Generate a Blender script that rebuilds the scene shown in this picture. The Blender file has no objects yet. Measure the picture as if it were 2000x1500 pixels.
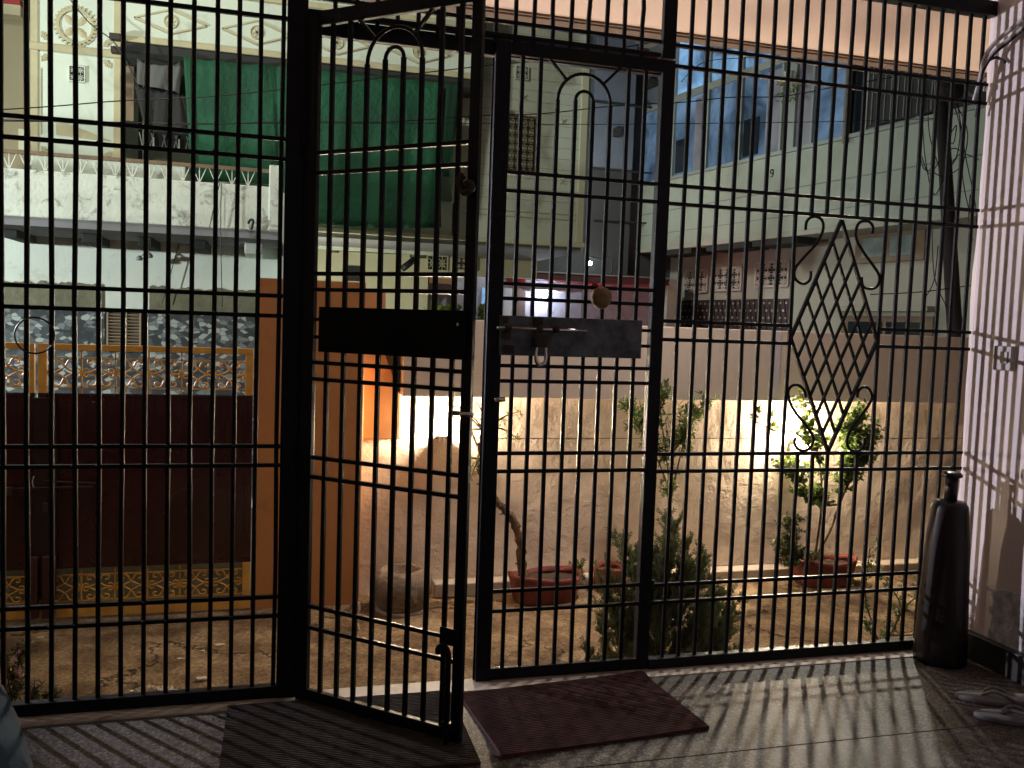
import bpy, math, random
from mathutils import Vector, Matrix
random.seed(7)
S = bpy.context.scene
PI = math.pi
# ------------------------------------------------------------------ camera
FOC, YAW, PITCH, ROLL = 1714.19, .267186, -.0674329, .0348246
EYE = Vector((0, -3.1429, 1.35))
fw = Vector((math.sin(YAW)*math.cos(PITCH), math.cos(YAW)*math.cos(PITCH), math.sin(PITCH)))
r0 = fw.cross(Vector((0, 0, 1))).normalized(); u0 = r0.cross(fw)
RT = r0*math.cos(ROLL) + u0*math.sin(ROLL); UP = -r0*math.sin(ROLL) + u0*math.cos(ROLL)
cam = bpy.data.objects.new('camera', bpy.data.cameras.new('camera'))
S.collection.objects.link(cam)
M3 = Matrix((RT, UP, -fw)).transposed().to_4x4(); M3.translation = EYE
cam.matrix_world = M3
cam.data.sensor_width = 36; cam.data.lens = FOC/2000*36
cam.data.clip_start = .05; cam.data.clip_end = 400
S.camera = cam
S.view_settings.view_transform = 'Standard'; S.view_settings.look = 'None'
S.view_settings.gamma = 1; S.view_settings.use_curve_mapping = False
S.view_settings.exposure = 0.35
# ------------------------------------------------------------------ night sky
W = bpy.data.worlds.new('World'); S.world = W; W.use_nodes = True
wn = W.node_tree.nodes; wl = W.node_tree.links
bg = wn['Background']; sky = wn.new('ShaderNodeTexSky'); sky.sky_type = 'NISHITA'; sky.sun_disc = False
sky.sun_elevation = math.radians(1.0); sky.sun_rotation = math.radians(120)
wl.new(sky.outputs[0], bg.inputs[0]); bg.inputs[1].default_value = 0.012
# ------------------------------------------------------------------ unseen street lamps and added fill lights
def lamp(name, kind, loc, energy, color, size=.06, aim=None, cone=None, blend=.3):
    l = bpy.data.lights.new(name, kind); l.energy = energy; l.color = color
    l.shadow_soft_size = size
    o = bpy.data.objects.new(name, l); S.collection.objects.link(o); o.location = loc
    if aim: o.rotation_euler = (Vector(aim)-Vector(loc)).to_track_quat('-Z', 'Y').to_euler()
    if cone: l.spot_size = math.radians(cone); l.spot_blend = blend
    return o
lamp('street_lamp_right', 'SPOT', (5.9, 4.5, 4.6), 820, (1.0, .96, .82), .09, aim=(2.25, -.9, 0), cone=36, blend=1)
lamp('street_lamp_left', 'SPOT', (-3.6, 3.7, 1.95), 1150, (.88, .84, 1.0), .03, aim=(2.9, -.2, 1.5), cone=60)
lamp('street_lamp_low', 'SPOT', (-6.2, 3.1, 2.0), 1200, (.88, 1.0, .94), .12, aim=(-1.2, 7.0, 2.3), cone=100, blend=.8)
lamp('street_lamp_house', 'SPOT', (-1.6, 2.6, 5.6), 360, (.98, 1.0, .80), .15, aim=(-.4, 7.2, 2.9), cone=115, blend=.8)
lamp('street_lamp_lane', 'POINT', (3.75, 8.6, 3.7), 100, (.92, .98, .85), .15)
lamp('lane_fill', 'POINT', (.42, 6.9, 1.15), 62, (1.0, 1.0, .76), .08)  # added fill hidden behind the pillar, brightens the cream house ground wall
rl_ = lamp('roof_edge_fill', 'AREA', (2.4, 1.75, 3.75), 34, (1.0, .87, .78), .7, aim=(2.4, 2.3, .9)); rl_.data.spread = math.radians(115)  # added unseen fill above the soffit, lifts the upper wall band and yard
lamp('house_front_fill', 'AREA', (-2.9, .75, 3.3), 20, (1.0, .80, .60), .5, aim=(.6, 2.3, .3))  # added soft fill off to the left, makes up for weak yard bounce
lamp('porch_fill', 'AREA', (0.6, -4.2, 2.7), .5, (.85, .85, 1.0), .5, aim=(1.0, 0, .8))  # added very faint fill inside the porch, no fitting there

# ------------------------------------------------------------------ pixel to place helpers (each surface at its own distance)
def ray(x, y): return fw + RT*((x-1000)/FOC) + UP*((750-y)/FOC)
def onY(x, y, Y): d = ray(x, y); return EYE + d*((Y-EYE.y)/d.y)
def onZ(x, y, Z): d = ray(x, y); return EYE + d*((Z-EYE.z)/d.z)
def onX(x, y, X): d = ray(x, y); return EYE + d*(X/d.x)
def XZ(x, y, Y): p = onY(x, y, Y); return p.x, p.z

# ------------------------------------------------------------------ materials
MATS = {}
def mat(name, col=(.5, .5, .5), rough=.7, metal=0., var=.0, scale=8., col2=None, bump=0., bscale=None, coat=0., spec=.5,
        stain=None, stain_scale=2.5, stain_amt=.4, emit=None, estr=0., trans=0., fine=0.):
    if name in MATS: return MATS[name]
    m = bpy.data.materials.new(name); m.use_nodes = True
    n = m.node_tree.nodes; l = m.node_tree.links; b = n['Principled BSDF']
    b.inputs['Roughness'].default_value = rough; b.inputs['Metallic'].default_value = metal
    b.inputs['Specular IOR Level'].default_value = spec
    b.inputs['Coat Weight'].default_value = coat
    b.inputs['Transmission Weight'].default_value = trans
    tc = n.new('ShaderNodeTexCoord'); co = tc.outputs['Object']
    # use world-like coords: Object coords (each mesh keeps metres)
    def noise(sc, det=6, ro=.6, dist=0.):
        t = n.new('ShaderNodeTexNoise'); t.inputs['Scale'].default_value = sc; t.inputs['Detail'].default_value = det
        t.inputs['Roughness'].default_value = ro; t.inputs['Distortion'].default_value = dist
        l.new(co, t.inputs['Vector']); return t
    def ramp(src, a, c):
        r = n.new('ShaderNodeMapRange'); r.inputs['From Min'].default_value = a; r.inputs['From Max'].default_value = c
        l.new(src, r.inputs['Value']); return r.outputs[0]
    def mix(f, c1, c2):
        x = n.new('ShaderNodeMix'); x.data_type = 'RGBA'; l.new(f, x.inputs['Factor'])
        for s, c in ((x.inputs['A'], c1), (x.inputs['B'], c2)):
            if isinstance(c, tuple): s.default_value = (*c, 1)
            else: l.new(c, s)
        return x.outputs['Result']
    cur = col
    if var or col2:
        c2 = col2 or tuple(max(0, v*(1-var)) for v in col)
        cur = mix(ramp(noise(scale).outputs['Fac'], .35, .68), col, c2)
    if fine:
        cur = mix(ramp(noise(scale*14, 3).outputs['Fac'], .5, .75), cur if not isinstance(cur, tuple) else cur, tuple(v*(1-fine) for v in col))
    if stain:
        s1 = ramp(noise(stain_scale, 10, .72, .6).outputs['Fac'], .62-stain_amt*.2, .70-stain_amt*.05)
        cur = mix(s1, cur, stain)
    if isinstance(cur, tuple): b.inputs['Base Color'].default_value = (*cur, 1)
    else: l.new(cur, b.inputs['Base Color'])
    if bump:
        bp = n.new('ShaderNodeBump'); bp.inputs['Strength'].default_value = 1; bp.inputs['Distance'].default_value = bump
        l.new(noise(bscale or scale*4, 8, .65).outputs['Fac'], bp.inputs['Height']); l.new(bp.outputs[0], b.inputs['Normal'])
    if emit:
        b.inputs['Emission Color'].default_value = (*emit, 1); b.inputs['Emission Strength'].default_value = estr
    m['x'] = 1
    if emit and estr < 1 and 'glass' in name:
        t1 = noise(1.3, 4, .6); t1.inputs['Distortion'].default_value = .8
        mr_ = n.new('ShaderNodeMapRange'); mr_.inputs['From Min'].default_value = .35; mr_.inputs['From Max'].default_value = .68; mr_.inputs['To Min'].default_value = estr*.15; mr_.inputs['To Max'].default_value = estr*2.2
        l.new(t1.outputs['Fac'], mr_.inputs[0]); l.new(mr_.outputs[0], b.inputs['Emission Strength'])
    if 'leaf' in name or 'cypress' in name:
        tr_ = n.new('ShaderNodeBsdfTranslucent'); tr_.inputs[0].default_value = (min(1, col[0]*2.4), min(1, col[1]*2.2), col[2]*1.4, 1)
        ms = n.new('ShaderNodeMixShader'); ms.inputs[0].default_value = .18; l.new(b.outputs[0], ms.inputs[1]); l.new(tr_.outputs[0], ms.inputs[2]); l.new(ms.outputs[0], n['Material Output'].inputs[0])
    MATS[name] = m; return m

black = mat('black_gloss_paint', (.004, .005, .006), .30, bump=.0025, bscale=140, spec=.17)
blackplate = mat('black_plate_paint', (.008, .013, .016), .38, bump=.003, bscale=40, col2=(.10, .125, .14), scale=14)
rust = mat('dark_rust', (.03, .018, .012), .7, bump=.001, bscale=80)
steel = mat('bright_steel', (.55, .55, .56), .25, metal=1)
cream = mat('cream_plaster', (.62, .60, .44), .8, var=.12, scale=1.5, bump=.004, bscale=20)
mint = mat('pale_mint_paint', (.60, .65, .57), .75, var=.08, scale=1.2, bump=.002, bscale=25, stain=(.42, .44, .37), stain_scale=2.2, stain_amt=.45)
sand = mat('sand_relief_paint', (.50, .44, .28), .8, var=.2, scale=6)
whitest = mat('stained_whitewash', (.66, .70, .64), .85, var=.15, scale=3, stain=(.14, .14, .13), stain_scale=7, stain_amt=.45, bump=.008, bscale=14)
whitew = mat('whitewash', (.68, .72, .66), .85, var=.10, scale=2, bump=.005, bscale=12, stain=(.45, .47, .40), stain_scale=3, stain_amt=.35)
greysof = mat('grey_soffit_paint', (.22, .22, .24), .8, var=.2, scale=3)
cement = mat('raw_cement', (.20, .19, .125), .9, var=.35, scale=7, bump=.01, bscale=25)
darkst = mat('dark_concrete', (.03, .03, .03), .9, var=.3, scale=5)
wallbeige = mat('compound_upper_paint', (.62, .54, .47), .8, var=.08, scale=1.2, bump=.002, bscale=18)
walllow = mat('compound_lower_plaster', (.74, .62, .51), .85, var=.12, scale=2.2, bump=.034, bscale=6, fine=.08, stain=(.60, .49, .39), stain_scale=2.0, stain_amt=.45)
orange = mat('orange_paint', (.52, .235, .08), .65, var=.14, scale=1.5, bump=.003, bscale=14, stain=(.40, .17, .06), stain_scale=3, stain_amt=.4)
peach = mat('peach_soffit_paint', (.84, .66, .58), .8, var=.06, scale=2, bump=.003, bscale=9)
brownedge = mat('brown_edge_paint', (.20, .14, .11), .8, var=.2, scale=6)
porchw = mat('porch_wall_paint', (.78, .69, .68), .65, var=.06, scale=2, bump=.0015, bscale=16)
maroon = mat('maroon_enamel', (.042, .008, .010), .25, coat=.25, bump=.001, bscale=5, col2=(.026, .006, .006), scale=2)
gold = mat('gold_enamel', (.75, .42, .09), .4, var=.3, scale=12, coat=.2)
redpot = mat('red_pot_paint', (.19, .038, .03), .75, var=.45, scale=9, bump=.004, bscale=20)
soil = mat('potting_soil', (.025, .015, .008), .95, col2=(.06, .038, .02), scale=30, bump=.012, bscale=60)
stone = mat('worn_stone', (.27, .20, .145), .85, var=.55, scale=8, bump=.014, bscale=22, stain=(.48, .42, .35), stain_scale=7, stain_amt=.35)
bark = mat('rough_bark', (.16, .10, .055), .9, var=.5, scale=30, bump=.008, bscale=60)
twig = mat('twig_bark', (.10, .07, .035), .85, var=.4, scale=30)
leafg = mat('leaf_green', (.075, .12, .03), .45, col2=(.035, .07, .018), scale=25)
leafy = mat('leaf_yellow_green', (.16, .20, .035), .5, col2=(.07, .12, .02), scale=20)
leafd = mat('cypress_green', (.055, .078, .04), .6, col2=(.08, .10, .055), scale=25)
pinkpet = mat('pink_petals', (.5, .2, .42), .6)
matbr = mat('brown_ribbed_mat', (.045, .034, .024), .95, col2=(.022, .017, .013), scale=25, bump=.002, bscale=200)
matred = mat('maroon_ribbed_mat', (.070, .022, .020), .95, col2=(.035, .013, .012), scale=14, bump=.002, bscale=200)
darkwood = mat('dark_polished_wood', (.012, .007, .006), .4, coat=.1, spec=.3, var=.4, scale=5, bump=.0006, bscale=40)
skirt = mat('dark_skirting_tile', (.035, .03, .028), .5, var=.4, scale=10)
rubber = mat('grey_rubber', (.13, .13, .13), .7)
bluecl = mat('dark_blue_cloth', (.035, .08, .13), .85, bump=.003, bscale=30)
green = mat('green_shade_cloth', (.008, .095, .045), .8, var=.6, scale=1.1, bump=.05, bscale=3.5)
greycl = mat('grey_cloth', (.10, .10, .10), .9)
blackcl = mat('dark_net_cloth', (.02, .018, .02), .9)
brownwood = mat('brown_timber', (.20, .13, .08), .6, var=.3, scale=10)
shutterm = mat('tan_shutter', (.36, .27, .18), .6, var=.2, scale=10)
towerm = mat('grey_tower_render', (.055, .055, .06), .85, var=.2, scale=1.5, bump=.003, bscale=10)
towerb = mat('blue_grey_render', (.15, .17, .23), .8, var=.2, scale=3)
lav = mat('lavender_paint', (.42, .40, .48), .7, var=.2, scale=3, stain=(.2, .18, .26), stain_scale=8)
rhouse = mat('pale_green_house_paint', (.38, .41, .36), .8, var=.12, scale=.8, bump=.002, bscale=14, stain=(.29, .30, .26), stain_scale=1.6, stain_amt=.5)
rhouse2 = mat('beige_house_paint', (.40, .37, .32), .8, var=.1, scale=1, bump=.002, bscale=14)
frameg = mat('grey_window_frame', (.26, .28, .27), .5)
blueglass = mat('blue_lit_glass', (.03, .05, .09), .15, emit=(.22, .36, .55), estr=.19, col2=(.02, .04, .08), scale=2)
blueglass2 = mat('bright_blue_lit_glass', (.03, .05, .09), .15, emit=(.28, .55, .90), estr=.34)
darkglass = mat('dark_glass', (.015, .02, .028), .12)
lavpan = mat('lavender_curtain', (.22, .21, .26), .7, var=.5, scale=2, emit=(.45, .45, .6), estr=.035)
polem = mat('weathered_pole', (.022, .015, .014), .85, var=.3, scale=8, bump=.004, bscale=30)
wirem = mat('black_cable', (.01, .01, .012), .5)
clearp = mat('clear_hose', (.62, .56, .56), .2, trans=.25)
switchm = mat('grey_switch_plastic', (.38, .35, .35), .35)
fruitm = mat('dry_brown_fruit', (.26, .17, .07), .8, var=.4, scale=40, bump=.003, bscale=60)
redthread = mat('red_thread', (.55, .02, .04), .8)
rope = mat('pale_rope', (.45, .34, .25), .9, var=.3, scale=60)
paper = mat('pale_rubble', (.60, .50, .38), .9, var=.4, scale=20, bump=.004, bscale=60)
warmbulb = mat('warm_bulb', (1, .9, .7), .5, emit=(1.0, .80, .56), estr=7000)
coolbulb = mat('cool_bulb', (1, 1, 1), .5, emit=(.75, .85, 1.0), estr=300)
smallbulb = mat('small_far_bulb', (1, 1, 1), .5, emit=(.85, 1.0, .95), estr=60)
redglow = mat('red_string_light', (.4, .02, .02), .5, emit=(1, .03, .05), estr=.02)
redpan = mat('red_panel', (.35, .03, .03), .6)
holder = mat('white_lamp_holder', (.65, .62, .58), .5)
beigeb = mat('beige_far_paint', (.34, .28, .18), .8, var=.2, scale=1)

def terrazzo():
    m = mat('terrazzo', (.30, .27, .25), .35, spec=.16); n = m.node_tree.nodes; l = m.node_tree.links; b = n['Principled BSDF']
    tc = n['Texture Coordinate']; v = n.new('ShaderNodeTexVoronoi'); v.inputs['Scale'].default_value = 160
    l.new(tc.outputs['Object'], v.inputs['Vector'])
    cr = n.new('ShaderNodeValToRGB'); e = cr.color_ramp; e.elements[0].color = (.035, .03, .026, 1); e.elements[1].color = (.22, .205, .165, 1)
    for p, c in ((.25, (.062, .052, .043)), (.5, (.088, .076, .062)), (.8, (.12, .108, .086))):
        k = e.elements.new(p); k.color = (*c, 1)
    sp = n.new('ShaderNodeSeparateColor'); l.new(v.outputs['Color'], sp.inputs[0]); l.new(sp.outputs[0], cr.inputs[0])
    no = n.new('ShaderNodeTexNoise'); no.inputs['Scale'].default_value = 2.5; no.inputs['Detail'].default_value = 8
    l.new(tc.outputs['Object'], no.inputs['Vector'])
    mx = n.new('ShaderNodeMix'); mx.data_type = 'RGBA'; mx.blend_type = 'MULTIPLY'; mx.inputs['Factor'].default_value = .6
    g = n.new('ShaderNodeValToRGB'); g.color_ramp.elements[0].position = .3; g.color_ramp.elements[1].position = .7
    g.color_ramp.elements[0].color = (.45, .36, .36, 1); g.color_ramp.elements[1].color = (1, 1, 1, 1)
    l.new(no.outputs[0], g.inputs[0]); l.new(cr.outputs[0], mx.inputs['A']); l.new(g.outputs[0], mx.inputs['B'])
    l.new(mx.outputs['Result'], b.inputs['Base Color'])
    mr = n.new('ShaderNodeMapRange'); mr.inputs['To Min'].default_value = .42; mr.inputs['To Max'].default_value = .65
    l.new(no.outputs[0], mr.inputs[0]); l.new(mr.outputs[0], b.inputs['Roughness'])
    return m
terr = terrazzo()
def yardmat():
    m = mat('cracked_yard_concrete', (.3, .2, .1), .85); n = m.node_tree.nodes; l = m.node_tree.links; b = n['Principled BSDF']
    co = n['Texture Coordinate'].outputs['Object']
    a = n.new('ShaderNodeTexNoise'); a.inputs['Scale'].default_value = 3.2; a.inputs['Detail'].default_value = 10; a.inputs['Roughness'].default_value = .68
    l.new(co, a.inputs['Vector'])
    cr = n.new('ShaderNodeValToRGB'); e = cr.color_ramp; e.elements[0].position = .32; e.elements[0].color = (.10, .055, .024, 1)
    e.elements[1].position = .72; e.elements[1].color = (.40, .29, .17, 1)
    k = e.elements.new(.46); k.color = (.18, .115, .055, 1); k = e.elements.new(.58); k.color = (.34, .24, .13, 1)
    l.new(a.outputs[0], cr.inputs[0])
    wv = n.new('ShaderNodeMixRGB'); wv.blend_type = 'ADD'; wv.inputs[0].default_value = .55
    l.new(co, wv.inputs[1]); l.new(a.outputs['Color'], wv.inputs[2])
    v = n.new('ShaderNodeTexVoronoi'); v.feature = 'DISTANCE_TO_EDGE'; v.inputs['Scale'].default_value = 1.0
    l.new(wv.outputs[0], v.inputs['Vector'])
    msk = n.new('ShaderNodeTexNoise'); msk.inputs['Scale'].default_value = 1.1; msk.inputs['Detail'].default_value = 2; l.new(co, msk.inputs['Vector'])
    mm = n.new('ShaderNodeMapRange'); mm.inputs['From Min'].default_value = .42; mm.inputs['From Max'].default_value = .55; mm.inputs['To Min'].default_value = 0.0002; mm.inputs['To Max'].default_value = .012; l.new(msk.outputs[0], mm.inputs[0])
    mr = n.new('ShaderNodeMapRange'); l.new(mm.outputs[0], mr.inputs['From Max']); l.new(v.outputs['Distance'], mr.inputs[0])
    mx = n.new('ShaderNodeMix'); mx.data_type = 'RGBA'; l.new(mr.outputs[0], mx.inputs['Factor']); mx.inputs['A'].default_value = (.02, .012, .006, 1)
    fn = n.new('ShaderNodeTexNoise'); fn.inputs['Scale'].default_value = 55; fn.inputs['Detail'].default_value = 5; l.new(co, fn.inputs['Vector'])
    fr_ = n.new('ShaderNodeMapRange'); fr_.inputs['From Min'].default_value = .35; fr_.inputs['From Max'].default_value = .65; fr_.inputs['To Min'].default_value = .55; fr_.inputs['To Max'].default_value = 1.15; l.new(fn.outputs[0], fr_.inputs[0])
    ml_ = n.new('ShaderNodeVectorMath'); ml_.operation = 'SCALE'; l.new(cr.outputs[0], ml_.inputs[0]); l.new(fr_.outputs[0], ml_.inputs['Scale'])
    l.new(ml_.outputs[0], mx.inputs['B']); l.new(mx.outputs['Result'], b.inputs['Base Color'])
    ad = n.new('ShaderNodeMath'); ad.operation = 'MULTIPLY_ADD'; l.new(mr.outputs[0], ad.inputs[0]); ad.inputs[1].default_value = .35; l.new(a.outputs[0], ad.inputs[2])
    bp = n.new('ShaderNodeBump'); bp.inputs['Distance'].default_value = .05; l.new(ad.outputs[0], bp.inputs['Height']); l.new(bp.outputs[0], b.inputs['Normal'])
    return m
yardm = yardmat()
def pebblemat():
    m = mat('pebble_print_tile', (.3, .3, .3), .35); n = m.node_tree.nodes; l = m.node_tree.links; b = n['Principled BSDF']
    co = n['Texture Coordinate'].outputs['Object']
    mp = n.new('ShaderNodeMapping'); mp.inputs['Scale'].default_value = (15, 15, 25); l.new(co, mp.inputs[0])
    v = n.new('ShaderNodeTexVoronoi'); v.inputs['Scale'].default_value = 1; l.new(mp.outputs[0], v.inputs['Vector'])
    sp = n.new('ShaderNodeSeparateColor'); l.new(v.outputs['Color'], sp.inputs[0])
    cr = n.new('ShaderNodeValToRGB'); cr.color_ramp.interpolation = 'CONSTANT'; e = cr.color_ramp
    e.elements[0].color = (.045, .055, .065, 1); e.elements[1].position = .84; e.elements[1].color = (.40, .44, .43, 1)
    for p, c in ((.3, (.07, .08, .09)), (.5, (.11, .125, .135)), (.68, (.20, .225, .23))):
        k = e.elements.new(p); k.color = (*c, 1)
    l.new(sp.outputs[0], cr.inputs[0])
    v2 = n.new('ShaderNodeTexVoronoi'); v2.feature = 'DISTANCE_TO_EDGE'; v2.inputs['Scale'].default_value = 1; l.new(mp.outputs[0], v2.inputs['Vector'])
    mr = n.new('ShaderNodeMapRange'); mr.inputs['From Max'].default_value = .08; l.new(v2.outputs['Distance'], mr.inputs[0])
    mx = n.new('ShaderNodeMix'); mx.data_type = 'RGBA'; l.new(mr.outputs[0], mx.inputs['Factor']); mx.inputs['A'].default_value = (.05, .055, .06, 1)
    l.new(cr.outputs[0], mx.inputs['B']); l.new(mx.outputs['Result'], b.inputs['Base Color']); return m
pebble = pebblemat()

# ------------------------------------------------------------------ mesh helpers
class MB:
    def __init__(s): s.v = []; s.f = []; s.smooth = False
    def add(s, vs, fs):
        k = len(s.v); s.v += [Vector(p) for p in vs]; s.f += [tuple(i+k for i in f) for f in fs]; return s
    def box(s, x0, x1, y0, y1, z0, z1):
        vs = [(x, y, z) for z in (z0, z1) for y in (y0, y1) for x in (x0, x1)]
        return s.add(vs, [(0, 2, 3, 1), (4, 5, 7, 6), (0, 1, 5, 4), (2, 6, 7, 3), (0, 4, 6, 2), (1, 3, 7, 5)])
    def obox(s, c, ax, ay, az):
        c = Vector(c); ax = Vector(ax); ay = Vector(ay); az = Vector(az)
        vs = [c+ax*i+ay*j+az*k for k in (-1, 1) for j in (-1, 1) for i in (-1, 1)]
        return s.add(vs, [(0, 2, 3, 1), (4, 5, 7, 6), (0, 1, 5, 4), (2, 6, 7, 3), (0, 4, 6, 2), (1, 3, 7, 5)])
    def bar(s, a, b, w, d=None, nrm=(0, 1, 0)):
        a = Vector(a); b = Vector(b); t = (b-a); L = t.length; t.normalize(); nn = Vector(nrm)
        sd = t.cross(nn).normalized(); nn = sd.cross(t).normalized()
        return s.obox((a+b)/2, sd*(w/2), nn*((d or w)/2), t*(L/2))
    def tube(s, pts, r, n=8, cap=True):
        pts = [Vector(p) for p in pts]; m = len(pts); rr = r if isinstance(r, (list, tuple)) else [r]*m
        base = len(s.v); ref = None
        for i, p in enumerate(pts):
            t = (pts[min(i+1, m-1)]-pts[max(i-1, 0)])
            t = t.normalized() if t.length > 1e-9 else Vector((0, 0, 1))
            if ref is None: ref = t.cross(Vector((0, 0, 1)) if abs(t.z) < .9 else Vector((0, 1, 0))).normalized()
            ref = (ref - t*ref.dot(t)).normalized(); bi = t.cross(ref)
            for k in range(n):
                a = 2*PI*k/n; s.v.append(p + (ref*math.cos(a)+bi*math.sin(a))*rr[i])
        for i in range(m-1):
            for k in range(n):
                a = base+i*n+k; b = base+i*n+(k+1) % n; s.f.append((a, b, b+n, a+n))
        if cap: s.f.append(tuple(base+k for k in reversed(range(n)))); s.f.append(tuple(base+(m-1)*n+k for k in range(n)))
        s.smooth = True; return s
    def lathe(s, c, prof, n=32, wob=0., seed=0):
        c = Vector(c); base = len(s.v); rnd = random.Random(seed)
        ph = [rnd.random()*6 for _ in range(4)]
        for r, z in prof:
            for k in range(n):
                a = 2*PI*k/n; q = 1+wob*(math.sin(3*a+ph[0])+.6*math.sin(5*a+ph[1]+z*9)+.4*math.sin(9*a+ph[2]+z*20))
                s.v.append(c+Vector((r*q*math.cos(a), r*q*math.sin(a), z)))
        for i in range(len(prof)-1):
            for k in range(n):
                a = base+i*n+k; b = base+i*n+(k+1) % n; s.f.append((a, b, b+n, a+n))
        s.f.append(tuple(base+k for k in reversed(range(n)))); s.f.append(tuple(base+(len(prof)-1)*n+k for k in range(n)))
        s.smooth = True; return s
    def prism(s, outline, d0, d1):          # outline in (x,z), thickness in y
        n = len(outline); k = len(s.v)
        for y in (d0, d1): s.v += [Vector((x, y, z)) for x, z in outline]
        s.f.append(tuple(k+i for i in range(n))); s.f.append(tuple(k+n+i for i in reversed(range(n))))
        for i in range(n):
            j = (i+1) % n; s.f.append((k+j, k+i, k+n+i, k+n+j))
        return s
ORI = {}
def bevel_mod(o, w, seg=2):
    b = o.modifiers.new('bevel', 'BEVEL'); b.width = w; b.segments = seg; b.limit_method = 'ANGLE'; b.angle_limit = math.radians(40)
def link(name, mb, m, parent=None, ori=None, smooth=None, bevel=0):
    if parent is not None: og = ORI[parent.name]
    else:
        if ori is None:
            xs = [v.x for v in mb.v]; ys = [v.y for v in mb.v]; zs = [v.z for v in mb.v]
            ori = Vector(((min(xs)+max(xs))/2, (min(ys)+max(ys))/2, min(zs)))
        og = Vector(ori)
    me = bpy.data.meshes.new(name); me.from_pydata([v-og for v in mb.v], [], mb.f)
    if smooth or (smooth is None and mb.smooth): me.polygons.foreach_set('use_smooth', [True]*len(me.polygons))
    me.materials.append(m); me.update()
    o = bpy.data.objects.new(name, me); S.collection.objects.link(o)
    if parent is not None: o.parent = parent
    else: o.location = og
    ORI[o.name] = og
    if bevel: bevel_mod(o, bevel)
    return o
def tag(o, label=None, cat=None, group=None, kind=None):
    if label: o['label'] = label
    if cat: o['category'] = cat
    if group: o['group'] = group
    if kind: o['kind'] = kind
    return o
def thing(name, label, cat, loc, group=None):
    o = bpy.data.objects.new(name, None); o.empty_display_size = .1; S.collection.objects.link(o); o.location = loc
    ORI[o.name] = Vector(loc); return tag(o, label, cat, group)
def struct(name, mb, m, **k): return tag(link(name, mb, m, **k), kind='structure')
def shared(src, name, parent, off, rot=0.):
    o = bpy.data.objects.new(name, src.data); S.collection.objects.link(o); o.parent = parent; o.location = off; o.rotation_euler[2] = rot
    ORI[o.name] = ORI[parent.name]
    for md in src.modifiers:
        if md.type == 'BEVEL': bevel_mod(o, md.width, md.segments)
    return o
def smoothpath(P, k=6):
    P = [Vector(p) for p in P]; out = []
    for i in range(len(P)-1):
        a = P[max(i-1, 0)]; b = P[i]; c = P[i+1]; d = P[min(i+2, len(P)-1)]
        for j in range(k):
            t = j/k
            out.append(.5*((2*b)+(c-a)*t+(2*a-5*b+4*c-d)*t*t+(3*b-a-3*c+d)*t**3))
    out.append(P[-1]); return out

# ================================================================== SETTING
ZY = -.40; ZS = -.62
struct('ground', MB().box(-120, 120, -60, 160, ZS-.1, ZS), mat('street_dust', (.10, .085, .07), .9, var=.3, scale=2, bump=.02, bscale=8))
# yard slab with uneven surface
yb = MB(); NX, NYY = 90, 34
rnd = random.Random(3)
for j in range(NYY+1):
    for i in range(NX+1):
        x = -3.2+9.6*i/NX; y = .025+2.405*j/NYY
        z = ZY + .012*math.sin(x*2.3+y)*math.sin(y*3.1+x*.7)+rnd.uniform(-.004, .004)
        yb.v.append(Vector((x, y, z)))
for j in range(NYY):
    for i in range(NX):
        a = j*(NX+1)+i; yb.f.append((a, a+1, a+NX+2, a+NX+1))
yb.smooth = True
struct('yard_ground', yb, yardm)
struct('yard_base', MB().box(-3.3, 6.5, .024, 2.6, ZS, ZY-.03), cement)
# porch plinth, floor strips, threshold
struct('porch_plinth', MB().box(-3.2, 3.2, -5.2, .022, ZS+.002, -.03), cement)
fl = struct('porch_floor', MB().box(-3.2, 3.2, -5.2, .020, -.03, -.012), darkst)
for k, (y1, y0) in enumerate(((-.088, -.688), (-.692, -1.39), (-1.394, -2.2), (-2.204, -3.2), (-3.204, -5.2))):
    link('floor_slab', MB().box(-3.2, 3.2, y0, y1, -.012, 0), terr, fl, bevel=.0015)
thr = struct('threshold', MB().box(-3.2, 3.0, -.085, .026, -.012, .004), mat('pale_threshold_stone', (.50, .44, .37), .6, var=.2, scale=6, bump=.002, bscale=20, stain=(.2, .15, .11), stain_scale=6), bevel=.002)
# porch right wall with skirting
pw = MB(); NN = 26
prev = None
outl = []
for k in range(NN+1):
    z = 0+3.3*k/NN; outl.append((z, .018+.006*math.sin(z*5.1)+.004*math.sin(z*13)))
for (z, e) in outl:
    for (x, y) in ((2.912+.0, -4.9), (2.912, .0), (2.918, .012+e*.5), (2.932, .02+e), (3.15, .02+e), (3.15, -4.9)): pw.v.append(Vector((x, y, z)))
for k in range(NN):
    for i in range(6):
        a = k*6+i; b = k*6+(i+1) % 6; pw.f.append((a, a+6, b+6, b))
pwo = struct('porch_wall', pw, porchw); 
sk = link('skirting', MB().box(2.872, 2.912, -4.9, -.03, 0, .112), skirt, pwo, bevel=.003)
# worn patch at foot of wall is in its own plaster skin
pt = MB(); rr = random.Random(5); cols = 20
top = [.30+.03*math.sin(i*.9)+rr.uniform(-.015, .015) for i in range(cols+1)]
for i in range(cols+1):
    y = -.20-i*.06
    pt.v += [Vector((2.9105, y, .109)), Vector((2.9105, y, top[i])), Vector((2.9125, y, top[i]+.004))]
for i in range(cols):
    a = i*3; pt.f += [(a, a+1, a+4, a+3), (a+1, a+2, a+5, a+4)]
link('peeling_plaster', pt, mat('peeling_plaster', (.38, .36, .36), .9, col2=(.75, .74, .75), scale=26, bump=.004, bscale=40), pwo)
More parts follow.
